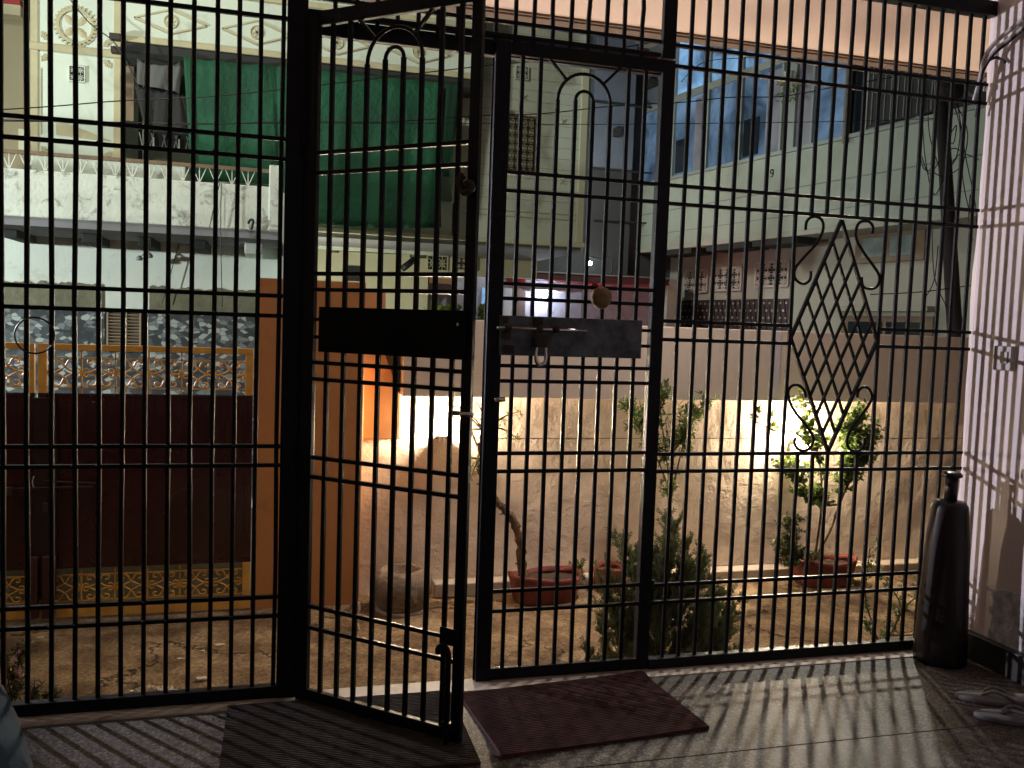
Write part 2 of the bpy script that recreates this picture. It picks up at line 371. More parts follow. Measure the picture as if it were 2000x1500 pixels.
# porch roof: soffit over the grille, ceiling behind, back and left walls (dark porch)
sof = struct('porch_soffit', MB().box(-.35, 9, .02, 1.19, 2.90, 3.05), peach)
link('soffit_edge', MB().box(-.35, 9, 1.19, 1.27, 2.885, 3.06), brownedge, sof, bevel=.006)
link('drip_groove', MB().box(-.35, 9, 1.165, 1.18, 2.89, 2.9), brownedge, sof)
struct('porch_beam', MB().box(-3.2, 3.15, -.12, .02, 2.82, 3.3), porchw)
struct('porch_ceiling', MB().box(-3.2, 3.15, -5.0, -.12, 3.0, 3.1), porchw)
struct('porch_back_wall', MB().box(-3.2, 3.15, -5.2, -5.0, -.01, 3.3), porchw)
struct('porch_left_wall', MB().box(-3.3, -3.2, -5.2, .1, ZS, 3.3), porchw)

# ================================================================== STEEL GRILLE (fixed frame)
gr = thing('steel_grille', 'black steel bar grille with fixed side panels and lattice diamond closing the porch', 'grille', (1.3, 0, 0))
def gbar(x, z0, z1, parent=gr, w=.0150):
    mb = MB(); rj = random.Random(int(x*1000)+5); q = []
    K = 6
    for k in range(K+1):
        z = z0+(z1-z0)*k/K; q.append((x+(rj.uniform(-.0026, .0026) if 0 < k < K else 0), rj.uniform(-.001, .001), z))
    for a, b in zip(q[:-1], q[1:]): pass
    base = 0
    for (cx, cy, cz) in q:
        for dx, dy in ((-1, -.6), (-.6, -1), (.6, -1), (1, -.6), (1, .6), (.6, 1), (-.6, 1), (-1, .6)): mb.v.append(Vector((cx+dx*w/2, cy+dy*w/2, cz)))
    for i in range(K):
        for k in range(8):
            a = i*8+k; b = i*8+(k+1) % 8; mb.f.append((a, b, b+8, a+8))
    return link('bar', mb, black, parent)
def grail(x0, x1, z, parent=gr, y=0., w=.0142):
    return link('rail', MB().box(x0, x1, y-w/2-.001, y+w/2+.001, z-w/2, z+w/2), black, parent, bevel=.002)
ZL = 2.37; ZT = 2.74
RAILS = (1.905, 1.836, 1.385, 1.313, .864, .795, .341, .270)
LR = (1.953, 1.886, 1.421, 1.352, .900, .833, .365, .297)
for k in range(-20, 13):
    x = -.837+.0713*k
    if x < .03: gbar(x, .04, ZT)
for z in LR + (2.43, 2.353): grail(-2.3, .035, z)
for k in range(18+2):
    x = 1.5225+.0706*k
    if x > 2.89: continue
    if 7 < k < 13: gbar(x, .04, .795+.07); gbar(x, 1.836, ZT)
    else: gbar(x, .04, ZT)
XL, XR = 2.0165, 2.4405
for z in RAILS + (2.43, 2.353):
    if 1.2 < z < 1.5: grail(1.455, XL, z); grail(XR, 2.90, z)
    else: grail(1.455, 2.90, z)
for k in range(17): 
    x = .19+.0706*k
    if x < 1.40: gbar(x, 2.36, ZT)
grail(.10, 1.4, 2.435)
def fpart(name, *b, par=gr, m=black, bev=.003): return link(name, MB().box(*b), m, par, bevel=bev)
fpart('post', .030, .098, -.022, .022, 0, ZT)
fpart('post', 1.412, 1.456, .013, .040, .0, 2.36)
fpart('post', 1.402, 1.456, -.012, .014, 2.376, ZT)
fpart('post', -2.36, -2.30, -.02, .02, 0, ZT)
fpart('lintel', .098, 1.411, .013, .045, 2.318, 2.375)
fpart('lintel', .098, 1.395, -.018, .020, 2.377, 2.392)
fpart('bottom_rail', -2.30, .030, -.019, .019, .004, .046)
fpart('bottom_rail', 1.456, 2.905, -.019, .019, .004, .046)
fpart('top_rail', -2.30, 2.905, -.024, .024, ZT-.03, ZT+.03)
# diamond lattice
Dl = Vector((2.024, 0, 1.335)); Dr = Vector((2.434, 0, 1.335)); Dt = Vector((2.229, 0, 1.822)); Db = Vector((2.229, 0, .870))
for a, b in ((Dl, Dt), (Dt, Dr), (Dr, Db), (Db, Dl)): link('diamond_strip', MB().bar(a, b, .013, .013), black, gr)
for i in range(1, 6):
    t = i/6
    link('lattice_strip', MB().bar(Dl.lerp(Dt, t)+Vector((0, .006, 0)), Db.lerp(Dr, t)+Vector((0, .006, 0)), .0105, .008), black, gr)
    link('lattice_strip', MB().bar(Dt.lerp(Dr, t)-Vector((0, .006, 0)), Dl.lerp(Db, t)-Vector((0, .006, 0)), .0105, .008), black, gr)
def c8(l): return [onY(1400+.3*x, 400+.3*y, 0) for x, y in l]
def c4(l): return [onY(1400+.3*x, 750+.3*y, 0) for x, y in l]
SCR = [c8([(578, 165), (585, 110), (625, 78), (680, 95), (692, 160), (650, 250), (560, 350), (508, 420), (510, 480), (560, 515), (605, 490), (613, 432)]),
       c8([(1012, 190), (1015, 140), (985, 108), (930, 115), (905, 170), (915, 240), (970, 330), (1035, 420), (1058, 470), (1045, 530), (1000, 548), (952, 530), (942, 470)]),
       c4([(578, 90), (572, 50), (540, 12), (500, 7), (467, 40), (470, 100), (510, 180), (590, 280), (628, 350), (612, 410), (570, 433), (525, 420), (506, 380), (515, 345)]),
       c4([(915, 90), (920, 50), (950, 22), (985, 27), (1008, 70), (1003, 110), (960, 180), (880, 280), (850, 350), (852, 400), (880, 433), (925, 433), (958, 400), (960, 350)])]
for pth in SCR: link('scroll', MB().tube(smoothpath(pth, 5), .0062, 8), black, gr)

# ================================================================== DOOR LEAVES (same drawing, built in local x along the leaf)
def make_leaf(name, label, P, ang, mirror, W):
    root = thing(name, label, 'gate', P, 'gate leaves of the grille')
    dx = Vector((math.cos(ang), math.sin(ang), 0)); dn = Vector((-math.sin(ang), math.cos(ang), 0)); P = Vector(P)
    def T(s, d, z): return P + dx*s + dn*d + Vector((0, 0, z))
    def lbox(nm, s0, s1, d0, d1, z0, z1, m=black, bev=.003, par=root):
        return link(nm, MB().obox(T((s0+s1)/2, (d0+d1)/2, (z0+z1)/2), dx*((s1-s0)/2), dn*((d1-d0)/2), Vector((0, 0, (z1-z0)/2))), m, par, bevel=bev)
    sA = .07; sB = W-.07
    WS = .036 if mirror is None else .052; HD = .011
    lbox('stile', 0, .058 if mirror else .05, -HD, HD, .004, 2.370); lbox('stile', W-WS, W, -HD, HD, .004, 2.370)
    lbox('top_rail', .058 if mirror else .05, W-WS, -HD, HD, 2.322, 2.370)
    lbox('bottom_rail', .058 if mirror else .05, W-WS, -HD, HD, .006, .050)
    bars = [.104+(.0708 if mirror is None else .0690)*k for k in range(8)]
    oc = (bars[2]+bars[5])/2; ro = (bars[5]-bars[2])/2; ri = (bars[4]-bars[3])/2
    zo = 2.285-ro; zi = 2.222-ri
    tops = [2.33, 2.33, zo, zi, zi, zo, 2.33, 2.33]
    for s, zt in zip(bars, tops):
        a = T(s, 0, .045); b = T(s, 0, zt)
        link('bar', MB().bar(a, b, .0150, .0135, dn), black, root, bevel=.002)
    for r, zc, nm in ((ro, zo, 'arch'), (ri, zi, 'arch')):
        link(nm, MB().tube([T(oc+r*math.cos(t), 0, zc+r*math.sin(t)) for t in [PI*i/16 for i in range(17)]], .0066, 8), black, root)
    for sg in (-1, 1):
        link('spoke', MB().bar(T(oc+sg*ro*.70, 0, zo+ro*.72), T(oc+sg*(ro*.70+.068), 0, 2.326), .0105, .0105, dn), black, root)
    for z in (1.905, 1.838, 1.50, 1.446, 1.198, 1.141, .870, .802, .346, .270):
        link('rail', MB().bar(T(.045, 0, z), T(W-.03, 0, z), .0138, .016, dn), black, root, bevel=.002)
    for z in (1.345, 1.285): link('rail', MB().bar(T(.05, .004, z), T(W-.03, .004, z), .0125, .014, dn), black, root, bevel=.002)
    return root, T, lbox, dx, dn
AO = -.7361
lo, T1, lb1, dx1, dn1 = make_leaf('gate_leaf', 'open black barred gate leaf swung inwards over the brown mat', (.100, -.03, 0), AO, None, .675)
# lock plate on the camera side of the open leaf
lb1('lock_plate', .085, .655, -.0235, -.0085, 1.236, 1.388, mat('flat_black_plate', (.006, .006, .006), .7, spec=.1, bump=.001, bscale=30), .0015)
link('latch_ring', MB().tube([T1(.62, -.016, 1.068), T1(.69, -.018, 1.068)], .008, 8), steel, lo)
lb1('plate_stud', .628, .636, -.030, -.0235, 1.34, 1.35, steel, .001)
# cane shaped drop bolt on leading stile
link('drop_bolt', MB().tube(smoothpath([T1(.60, -.034, .30), T1(.602, -.036, .318), T1(.620, -.036, .328), T1(.636, -.036, .315), T1(.640, -.036, .28), T1(.640, -.036, .1), T1(.640, -.036, .008)], 5), .0095, 10), black, lo)
lb1('bolt_bracket', .60, .668, -.030, -.020, .33, .385); lb1('bolt_bracket', .622, .660, -.048, -.020, .06, .085)
link('string_knot', MB().tube(smoothpath([T1(.64, -.03, 1.80), T1(.625, -.034, 1.785), T1(.632, -.03, 1.76), T1(.65, -.036, 1.745), T1(.668, -.03, 1.76), T1(.66, -.03, 1.775), T1(.645, -.036, 1.765)], 4), .012, 8), rust, lo)
link('hinge', MB().tube([T1(-.012, 0, .28), T1(-.012, 0, .36)], .012, 10), black, lo)
link('hinge', MB().tube([T1(-.012, 0, 1.9), T1(-.012, 0, 1.98)], .012, 10), black, lo)
link('top_latch', MB().tube(smoothpath([T1(.62, .03, 2.30), T1(.645, .04, 2.28), T1(.655, .03, 2.25), T1(.64, .025, 2.21)], 4), .010, 8), black, lo)
lc, T2, lb2, dx2, dn2 = make_leaf('gate_leaf', 'closed black barred gate leaf carrying the bolt and padlock', (.755, 0, 0), 0, True, .703)
tag(lo, group='gate leaves of the grille')
lb2('overlap_strip', -.006, .03, .0115, .016, .0, 2.31)
lb2('lock_plate', .045, .608, -.0235, -.0085, 1.237, 1.383, blackplate, .0015)
link('latch_ring', MB().tube([T2(.035, -.016, 1.072), T2(.075, -.020, 1.074)], .009, 8), steel, lc)
for (s0, s1, z0, z1) in ((.055, .075, 1.355, 1.378), (.172, .208, 1.352, 1.380), (.055, .085, 1.295, 1.325), (.185, .212, 1.285, 1.318), (.06, .10, 1.245, 1.275)):
    lb2('bracket', s0, s1, -.034, -.0235, z0, z1, rust, .002)
link('bolt_rod', MB().tube([T2(.03, -.042, 1.337), T2(.375, -.042, 1.337)], .0065, 10), steel, lc)
for s in (.07, .19, .255): link('bolt_loop', MB().tube([T2(s-.012, -.040, 1.337), T2(s+.012, -.040, 1.337)], .013, 10), rust, lc)
link('bolt_handle', MB().tube(smoothpath([T2(.185, -.045, 1.335), T2(.172, -.055, 1.30), T2(.168, -.055, 1.27)], 4), .007, 8), rust, lc)
link('hinge', MB().tube([T2(.71, 0, .28), T2(.71, 0, .36)], .010, 10), black, lc)
# weld beads where bars cross rails
def welds(par, pts):
    mb = MB(); rw = random.Random(len(pts))
    for p in pts:
        if rw.random() < .35: continue
        r = rw.uniform(.0045, .0075); c = Vector(p)+Vector((rw.uniform(-.006, .006), -.006, rw.uniform(-.006, .006)))
        mb.add([c+Vector(v)*r for v in ((1, 0, 0), (-1, 0, 0), (0, 1, 0), (0, -1, 0), (0, 0, 1), (0, 0, -1))], [(0, 2, 4), (2, 1, 4), (1, 3, 4), (3, 0, 4), (2, 0, 5), (1, 2, 5), (3, 1, 5), (0, 3, 5)])
    mb.smooth = True; tag(link('weld_beads', mb, mat('matt_black_weld', (.006, .006, .007), .75, spec=.1), par), kind='stuff')
welds(gr, [(-.837+.0713*k, -.006, z) for k in range(-4, 13) for z in LR+(2.43, 2.353)]+[(1.5225+.0706*k, -.006, z) for k in range(20) for z in RAILS+(2.43, 2.353) if not (7 < k < 13 and .9 < z < 1.8)])
for (rt, TT, st_) in ((lo, T1, .0708), (lc, T2, .069)): welds(rt, [TT(.104+st_*k, -.006, z) for k in range(8) for z in (1.905, 1.838, 1.50, 1.446, 1.198, 1.141, .870, .802, .346, .270)])
# padlock
pd = thing('padlock', 'old steel padlock hanging open from the bolt on the dark lock plate', 'padlock', (.948, -.06, 1.235))
link('body', MB().box(.925, .972, -.075, -.05, 1.27, 1.318), rust, pd, bevel=.005)
link('shackle', MB().tube(smoothpath([(.932, -.062, 1.275), (.930, -.062, 1.235), (.938, -.062, 1.212), (.951, -.062, 1.206), (.963, -.062, 1.214), (.968, -.062, 1.236), (.966, -.062, 1.275)], 5), .0075, 10), steel, pd)
# dried fruit charm
ch = thing('hanging_charm', 'round dried brown fruit hung by red thread from the closed gate leaf', 'charm', (1.182, -.05, 1.42))
fm = MB(); fm.lathe((1.182, -.045, 1.462), [(.004, -.042), (.02, -.038), (.034, -.022), (.041, 0), (.037, .02), (.024, .034), (.006, .041)], 20, .04, 4)
link('fruit', fm, fruitm, ch)
link('thread', MB().tube(smoothpath([(1.178, -.045, 1.498), (1.165, -.02, 1.515), (1.160, .012, 1.508), (1.180, .014, 1.512), (1.19, -.018, 1.512), (1.18, -.045, 1.498)], 4), .0035, 6), redthread, ch)
link('thread_tail', MB().tube(smoothpath([(1.165, -.02, 1.515), (1.15, -.03, 1.522), (1.138, -.026, 1.518)], 4), .003, 6), redthread, ch)
# wire ring on left panel
tag(link('wire_ring', MB().tube([(-.740+.058*math.cos(2*PI*i/28), -.012, 1.262+.058*math.sin(2*PI*i/28)) for i in range(29)], .0028, 6, cap=False), wirem),
    'thin dark wire ring hanging on the left grille bars above the golden gate rail', 'ring')

# ================================================================== PORCH THINGS
def ribmat(name, label, cx, cy, w, d, rot, m, pitch=.0115, curl=False):
    mb = MB(); n = int(d/pitch)*4; ca, sa = math.cos(rot), math.sin(rot); nx = 16; rj = random.Random(len(name)+int(cx*100))
    ph = rj.random()*6
    for j in range(n+1):
        v = -d/2+d*j/n; h = .006+.0050*(1 if (j//2) % 2 == 0 else 0)
        for i in range(nx+1):
            u = -w/2+w*i/nx
            b = .0022*math.sin(u*7+ph)*math.sin(v*9)+.0022
            if curl and i > nx-5 and v > d/2-.09: b += .010*((i-nx+5)/5)*((v-d/2+.09)/.09)
            e = .0025*math.sin(v*40+u*3)
            mb.v.append(Vector((cx+(u)*ca-(v+e*.3)*sa, cy+u*sa+v*ca, .0+h+b)))
    for j in range(n):
        for i in range(nx):
            a = j*(nx+1)+i; mb.f.append((a, a+1, a+nx+2, a+nx+1))
    # edge skirt
    k = len(mb.v); per = [i for i in range(nx+1)] + [j*(nx+1)+nx for j in range(1, n+1)] + [n*(nx+1)+i for i in range(nx-1, -1, -1)] + [j*(nx+1) for j in range(n-1, 0, -1)]
    for q in per: v = mb.v[q]; mb.v.append(Vector((v.x, v.y, .0005)))
    L = len(per)
    for i in range(L): mb.f.append((per[i], k+i, k+(i+1) % L, per[(i+1) % L]))
    o = link(name, mb, m, smooth=False); return tag(o, label, 'mat', 'ribbed door mats on the porch floor')
ribmat('door_mat', 'dark brown ribbed mat under the open gate leaf', .252, -.345, .77, .535, -.01, matbr)
ribmat('door_mat', 'maroon ribbed mat in front of the closed gate leaf', 1.062, -.325, .745, .475, .075, matred, curl=True)

# exercise club
cb = thing('wooden_club', 'tall dark tapered wooden club with knobbed handle leaning in the corner by the wall', 'club', (2.735, -.135, 0))
ctop = onY(1868, 922, -.13)
hc = ctop.z
link('body', MB().lathe((2.735, -.135, 0), [(.092, 0), (.103, .006), (.104, .03), (.096, .25), (.086, .5), (.074, hc-.16), (.071, hc-.14), (.060, hc-.122), (.026, hc-.118)], 40), darkwood, cb)
link('handle', MB().lathe((2.735, -.135, hc-.12), [(.026, 0), (.024, .05), (.025, .10)], 24), darkwood, cb)
link('knob', MB().lathe((2.735, -.135, hc-.022), [(.025, 0), (.040, .004), (.041, .014), (.033, .022), (.01, .026)], 28), darkwood, cb)

# slippers
def slipper(cx, cy, ang, label):
    t = thing('slipper', label, 'slipper', (cx, cy, 0), 'pair of grey slippers')
    ca, sa = math.cos(ang), math.sin(ang)
    def P(u, v, z): return (cx+u*ca-v*sa, cy+u*sa+v*ca, z)
    ol = []
    for i in range(32):
        a = 2*PI*i/32; u = .165*math.cos(a); wv = .052 if math.cos(a) < 0 else .046
        v = wv*math.sin(a)*(1-.22*math.exp(-((u-.02)/.04)**2)); ol.append((u, v))
    mb = MB(); n = len(ol)
    for z, s in ((.001, .95), (.006, 1), (.018, 1), (.022, .96)):
        for u, v in ol: mb.v.append(Vector(P(u*s, v*s, z+.010*max(0, u)/.135)))
    for q in range(3):
        for i in range(n): a = q*n+i; b = q*n+(i+1) % n; mb.f.append((a, b, b+n, a+n))
    mb.f.append(tuple(3*n+i for i in range(n))); mb.f.append(tuple(reversed(range(n)))); mb.smooth = True
    link('sole', mb, rubber, t)
    for sg in (-1, 1):
        link('strap', MB().tube(smoothpath([P(-.075, 0, .024), P(-.045, sg*.020, .045), P(-.005, sg*.034, .040), P(.03, sg*.036, .022)], 5), [.006]*16, 8), rubber, t)
    return t
slipper(2.66, -.545, -.42, 'grey rubber slipper nearer the wooden club')
slipper(2.60, -.700, -.46, 'grey rubber slipper in front of its pair at right edge')
# blue cloth
bc = MB(); nf = 40; cxx, cyy = -.90, -.62
prof = [(.295, .0), (.28, .12), (.258, .22), (.225, .31), (.18, .38), (.10, .42), (.02, .43)]
for r, z in prof:
    for k in range(nf):
        a = 2*PI*k/nf; q = 1+.03*math.sin(7*a)*(1-z/.5)+.02*math.sin(11*a+1)*(1-z/.5); bc.v.append(Vector((cxx+r*q*math.cos(a), cyy+r*q*math.sin(a), z+.001)))
for i in range(len(prof)-1):
    for k in range(nf): a = i*nf+k; b = i*nf+(k+1) % nf; bc.f.append((a, b, b+nf, a+nf))
bc.f.append(tuple((len(prof)-1)*nf+k for k in range(nf))); bc.smooth = True
tag(link('draped_cloth', bc, bluecl), 'dark blue cloth draped in the bottom left corner of the porch', 'cloth')
# switch on the wall
sw = thing('wall_switch', 'square grey switch plate on the striped porch wall', 'switch', (2.905, -.19, 1.235))
link('plate', MB().box(2.900, 2.912, -.245, -.135, 1.232, 1.333), switchm, sw, bevel=.004)
link('rocker', MB().box(2.894, 2.900, -.212, -.168, 1.262, 1.310), mat('switch_rocker', (.45, .42, .42), .3), sw, bevel=.002)
# clear hose and cable bundle passing through the grille
hb = thing('cable_bundle', 'bundle of clear hoses and black cable bent through grille top near the wall', 'cables', (2.87, -.05, 2.3))
def hosepath(off, dz): return smoothpath([(2.862+off, .03, 2.36), (2.858+off, .0, 2.44), (2.852, -.028, 2.53+dz), (2.868, -.06, 2.585+dz), (2.89, -.13, 2.63+dz), (2.898, -.24, 2.68+dz), (2.898, -.42, 2.74+dz)], 6)
link('hose', MB().tube(hosepath(0, 0), .009, 10), clearp, hb)
link('hose', MB().tube(hosepath(.01, -.035), .008, 10), clearp, hb)
link('cable', MB().tube(hosepath(.004, -.045), .006, 8), wirem, hb)
link('cable', MB().tube(smoothpath([(2.87, .02, 2.30), (2.86, .0, 2.40), (2.862, -.02, 2.50), (2.885, -.05, 2.53), (2.90, -.09, 2.50)], 6), .006, 8), wirem, hb)
link('cable_tie', MB().box(2.866, 2.884, -.02, -.008, 2.40, 2.42), steel, hb)

# ================================================================== YARD
# compound wall
cw = thing('compound_wall', 'plastered compound wall with grey beige upper band and lamp lit lower face', 'wall', (3.5, 2.45, ZY))
def rough_panel(name, x0, x1, z0, z1, y, m, par, amp=.006, step=.06):
    mb = MB(); nx = int((x1-x0)/step); nz = max(2, int((z1-z0)/step)); rj = random.Random(9)
    ph = [rj.random()*9 for _ in range(6)]
    for j in range(nz+1):
        for i in range(nx+1):
            x = x0+(x1-x0)*i/nx; z = z0+(z1-z0)*j/nz
            d = amp*(math.sin(x*5+ph[0])*math.sin(z*7+ph[1])+.6*math.sin(x*13+z*9+ph[2])+.5*math.sin(x*21-z*17+ph[3]))
            mb.v.append(Vector((x, y+d, z)))
    for j in range(nz):
        for i in range(nx): a = j*(nx+1)+i; mb.f.append((a, a+1, a+nx+2, a+nx+1))
    mb.smooth = True; return link(name, mb, m, par)
rough_panel('lower_face', .52, 6.4, .605, .885, 2.40, walllow, cw, .0015)
rough_panel('lower_face', .52, 6.4, ZY-.02, .60, 2.405, walllow, cw, .0025)
link('groove_line', MB().box(.52, 6.4, 2.4035, 2.42, .600, .605), brownedge, cw)
link('core', MB().box(.52, 6.4, 2.43, 2.58, ZS, 1.37), cement, cw)
link('upper_band', MB().box(.785, 6.4, 2.285, 2.429, .880, 1.372), wallbeige, cw, bevel=.004)
# white hanging strip on upper band, right of centre
link('pale_strip', MB().box(*sorted((XZ(1508, 700, 2.285)[0], XZ(1524, 700, 2.285)[0])), 2.281, 2.285, .90, 1.365), mat('pale_blue_strip', (.55, .52, .58), .7), cw)
kb = thing('yard_kerb', 'low cement kerb running along the foot of the lit compound wall', 'kerb', (3.5, 2.33, ZY))
rj = random.Random(2); xk = 1.02
while xk < 6.2:
    L = rj.uniform(.7, 1.1)
    link('kerb_stone', MB().box(xk, xk+L-.006, 2.27+rj.uniform(-.006, .006), 2.395, ZY-.01, ZY+.085+rj.uniform(-.004, .004)), mat('kerb_plaster', (.50, .42, .33), .85, var=.3, scale=6, bump=.004, bscale=20), kb, bevel=.008)
    xk += L
# orange pier and orange wall end
op = thing('orange_pillar', 'broad orange painted gate pillar beside the maroon gate', 'pillar', (.22, 2.4, ZY))
link('shaft', MB().box(-.087, .535, 2.20, 2.62, ZY-.02, 1.572), orange, op, bevel=.006)
ow = MB().prism([(.536, ZY), (.536, 1.52), (.672, 1.545), (.682, 1.12), (.778, .885), (.781, .607), (.536, .607)][1:], 2.37, 2.60)
tag(link('orange_wall_end', ow, mat('pale_orange_paint', (.66, .36, .15), .75, var=.15, scale=3, bump=.003, bscale=12)), 'stepped bright orange wall end between the pillar and the lamp', 'wall')
# wall lamps
def wall_lamp(x, z, label, shade):
    t = thing('wall_lamp', label, 'lamp', (x, 2.34, z-.06), 'wall lamps on the compound wall')
    yl = 2.366
    link('holder', MB().lathe((x, yl, z-.085), [(.014, 0), (.018, .01), (.020, .045), (.015, .058)], 18), holder, t)
    if shade: link('base_cup', MB().lathe((x, yl-.012, z-.042), [(.030, 0), (.046, .006), (.047, .012), (.030, .014)], 24), holder, t)
    link('bracket', MB().box(x-.012, x+.012, yl+.005, 2.399, z-.08, z-.06), holder, t)
    link('bulb', MB().lathe((x, yl, z-.026), [(.008, 0), (.015, .006), (.0195, .020), (.016, .034), (.006, .040)], 16), warmbulb, t)
wall_lamp(1.056, .66, 'left glowing wall lamp beside the orange pillar', True)
wall_lamp(3.605, .645, 'right glowing wall lamp behind the leafy shrub', False)

# yard gate : two leaves
def curl(cx, cz, r, a0, turns, y, sgn=1, n=14):
    return [(cx+sgn*r*(1-.55*i/n)*math.cos(a0+turns*2*PI*i/n), y, cz+r*(1-.55*i/n)*math.sin(a0+turns*2*PI*i/n)) for i in range(n+1)]
def gate_leaf(name, label, x0, x1, right):
    t = thing(name, label, 'gate', ((x0+x1)/2, 2.2, ZY), 'maroon and gold yard gate leaves')
    zt = 1.158; zm = .884; zl = -.105; zb = -.385; y = 2.20
    def b(nm, a, c, z0, z1, m=gold, d=.016, bev=.003): return link(nm, MB().box(a, c, y-d, y+d, z0, z1), m, t, bevel=bev)
    b('top_rail', x0, x1, zt-.035, zt); b('bottom_rail', x0, x1, zb, zb+.055); b('stile', x0, x0+.045, zm, zt-.035); b('stile', x1-.045, x1, zm, zt-.035)
    b('stile', x0, x0+.045, zb+.055, zl); b('stile', x1-.045, x1, zb+.055, zl)
    link('back_sheet', MB().box(x0+.04, x1-.04, y+.018, y+.024, zb+.05, zl+.01), mat('green_grey_sheet', (.36, .42, .30), .5, var=.3, scale=4), t); b('panel', x0, x1, zl, zm, maroon, .010); b('panel_frame', x0, x1, zm-.02, zm, maroon, .014); b('panel_frame', x0, x1, zl, zl+.02, maroon, .014)
    b('panel_frame', x0, x0+.04, zl+.02, zm-.02, maroon, .014); b('panel_frame', x1-.04, x1, zl+.02, zm-.02, maroon, .014)
    n = max(2, round((x1-x0-.09)/.19)); w = (x1-x0-.09)/n
    for row, (za, zc) in enumerate(((zm, zt-.035), (zb+.055, zl))):
        b('thin_rail', x0+.045, x1-.045, zc-.045, zc-.038, gold, .004, 0); b('thin_rail', x0+.045, x1-.045, za+.03, za+.037, gold, .004, 0)
        hz = (zc-.045+za+.037)/2; hh = (zc-.045-za-.037)/2
        for k in range(n):
            cx = x0+.045+w*(k+.5)
            if k: b('thin_bar', cx-w/2-.004, cx-w/2+.004, za, zc, gold, .004, 0)
            for sx in (-1, 1):
                for sz in (-1, 1):
                    p = [(cx-sx*w*.42, y, hz-sz*hh*.03), (cx-sx*w*.20, y, hz+sz*hh*.10), (cx+sx*w*.02, y, hz+sz*hh*.45), (cx+sx*w*.10, y, hz+sz*hh*.80), (cx+sx*w*.20, y, hz+sz*hh*.97), (cx+sx*w*.32, y, hz+sz*hh*.85), (cx+sx*w*.30, y, hz+sz*hh*.62), (cx+sx*w*.21, y, hz+sz*hh*.62)]
                    link('scroll', MB().tube(smoothpath(p, 4), .0055, 6), gold, t)
                p = [(cx+sx*w*.30, y, hz+hh*.22), (cx+sx*w*.38, y, hz+hh*.30), (cx+sx*w*.45, y, hz+hh*.15), (cx+sx*w*.47, y, hz), (cx+sx*w*.45, y, hz-hh*.15), (cx+sx*w*.38, y, hz-hh*.30), (cx+sx*w*.30, y, hz-hh*.22)]
                link('scroll', MB().tube(smoothpath(p, 4), .0052, 6), gold, t)
    return t, b
g1, b1 = gate_leaf('yard_gate', 'right maroon sheet gate leaf with gold scroll rows next to the orange pillar', -1.245, -.108, True)
g2, b2 = gate_leaf('yard_gate', 'left maroon sheet gate leaf with gold scroll rows, cut off by the photo edge', -2.40, -1.262, False)
link('meeting_cover', MB().box(-1.262, -1.15, 2.168, 2.184, -.52+.25, .86), mat('dark_maroon_strip', (.022, .010, .010), .4), g1, bevel=.003)
# drop bolt housing of yard gate
for xx in (-1.30, -1.215):
    link('drop_bolt_box', MB().box(xx, xx+.065, 2.13, 2.165, -.37, -.02), mat('rusty_maroon', (.05, .014, .010), .6, bump=.003, bscale=40), g1 if xx > -1.25 else g2, bevel=.006)
bo = thing('gate_bolt', 'long sliding bolt with hasp across the meeting maroon gate leaves', 'bolt', (-1.2, 2.15, .33))
pa = onY(20, 955, 2.15); pb_ = onY(180, 950, 2.15)
link('rod', MB().tube([pa, pb_], .006, 8), rust, bo)
link('second_rod', MB().tube([onY(88, 940, 2.15), onY(185, 944, 2.15)], .006, 8), rust, bo)
link('rod_end', MB().box(pa.x-.02, pa.x+.012, 2.135, 2.165, pa.z-.035, pa.z+.01), rust, bo, bevel=.003)
link('hasp', MB().tube(smoothpath([onY(66, 930, 2.13), onY(63, 942, 2.12), onY(66, 952, 2.12)], 4), .005, 8), steel, bo)
link('hanging_lock', MB().box(*sorted((onY(84, 990, 2.14).x, onY(93, 990, 2.14).x)), 2.125, 2.15, onY(88, 1000, 2.14).z, onY(88, 982, 2.14).z), rust, bo, bevel=.004)

# stone mortar
mo = thing('stone_mortar', 'round brown stone mortar standing at the foot of the lit wall', 'mortar', (.79, 2.06, ZY))
mt_ = onY(780, 1100, 2.06); hm = mt_.z-ZY-.035
mb = MB().lathe((.775, 2.08, ZY), [(r_*1.08, f_*hm) for r_, f_ in ((.115, 0), (.130, .05), (.150, .20), (.168, .42), (.173, .62), (.164, .78), (.140, .90), (.118, .975), (.100, .98), (.092, .93), (.080, .72), (.01, .60))], 40, .032, 8)
link('bowl', mb, stone, mo)
link('base_ring', MB().lathe((.775, 2.08, ZY-.012), [(.135, 0), (.155, .008), (.152, .03), (.12, .034)], 36, .012, 3), mat('pale_base_stone', (.45, .38, .32), .7, var=.4, scale=12), mo)
# rope knot by the pillar
tag(link('knotted_rope', MB().tube(smoothpath([onY(682, 1200, 1.85), onY(688, 1180, 1.83), onY(698, 1178, 1.81), onY(700, 1192, 1.8), onY(692, 1200, 1.8), onY(693, 1215, 1.78), onY(688, 1232, 1.76), onY(696, 1218, 1.76), onY(699, 1232, 1.75)], 4), .011, 8), rope),
    'short knotted pale rope lying at the foot of the orange pillar', 'rope')

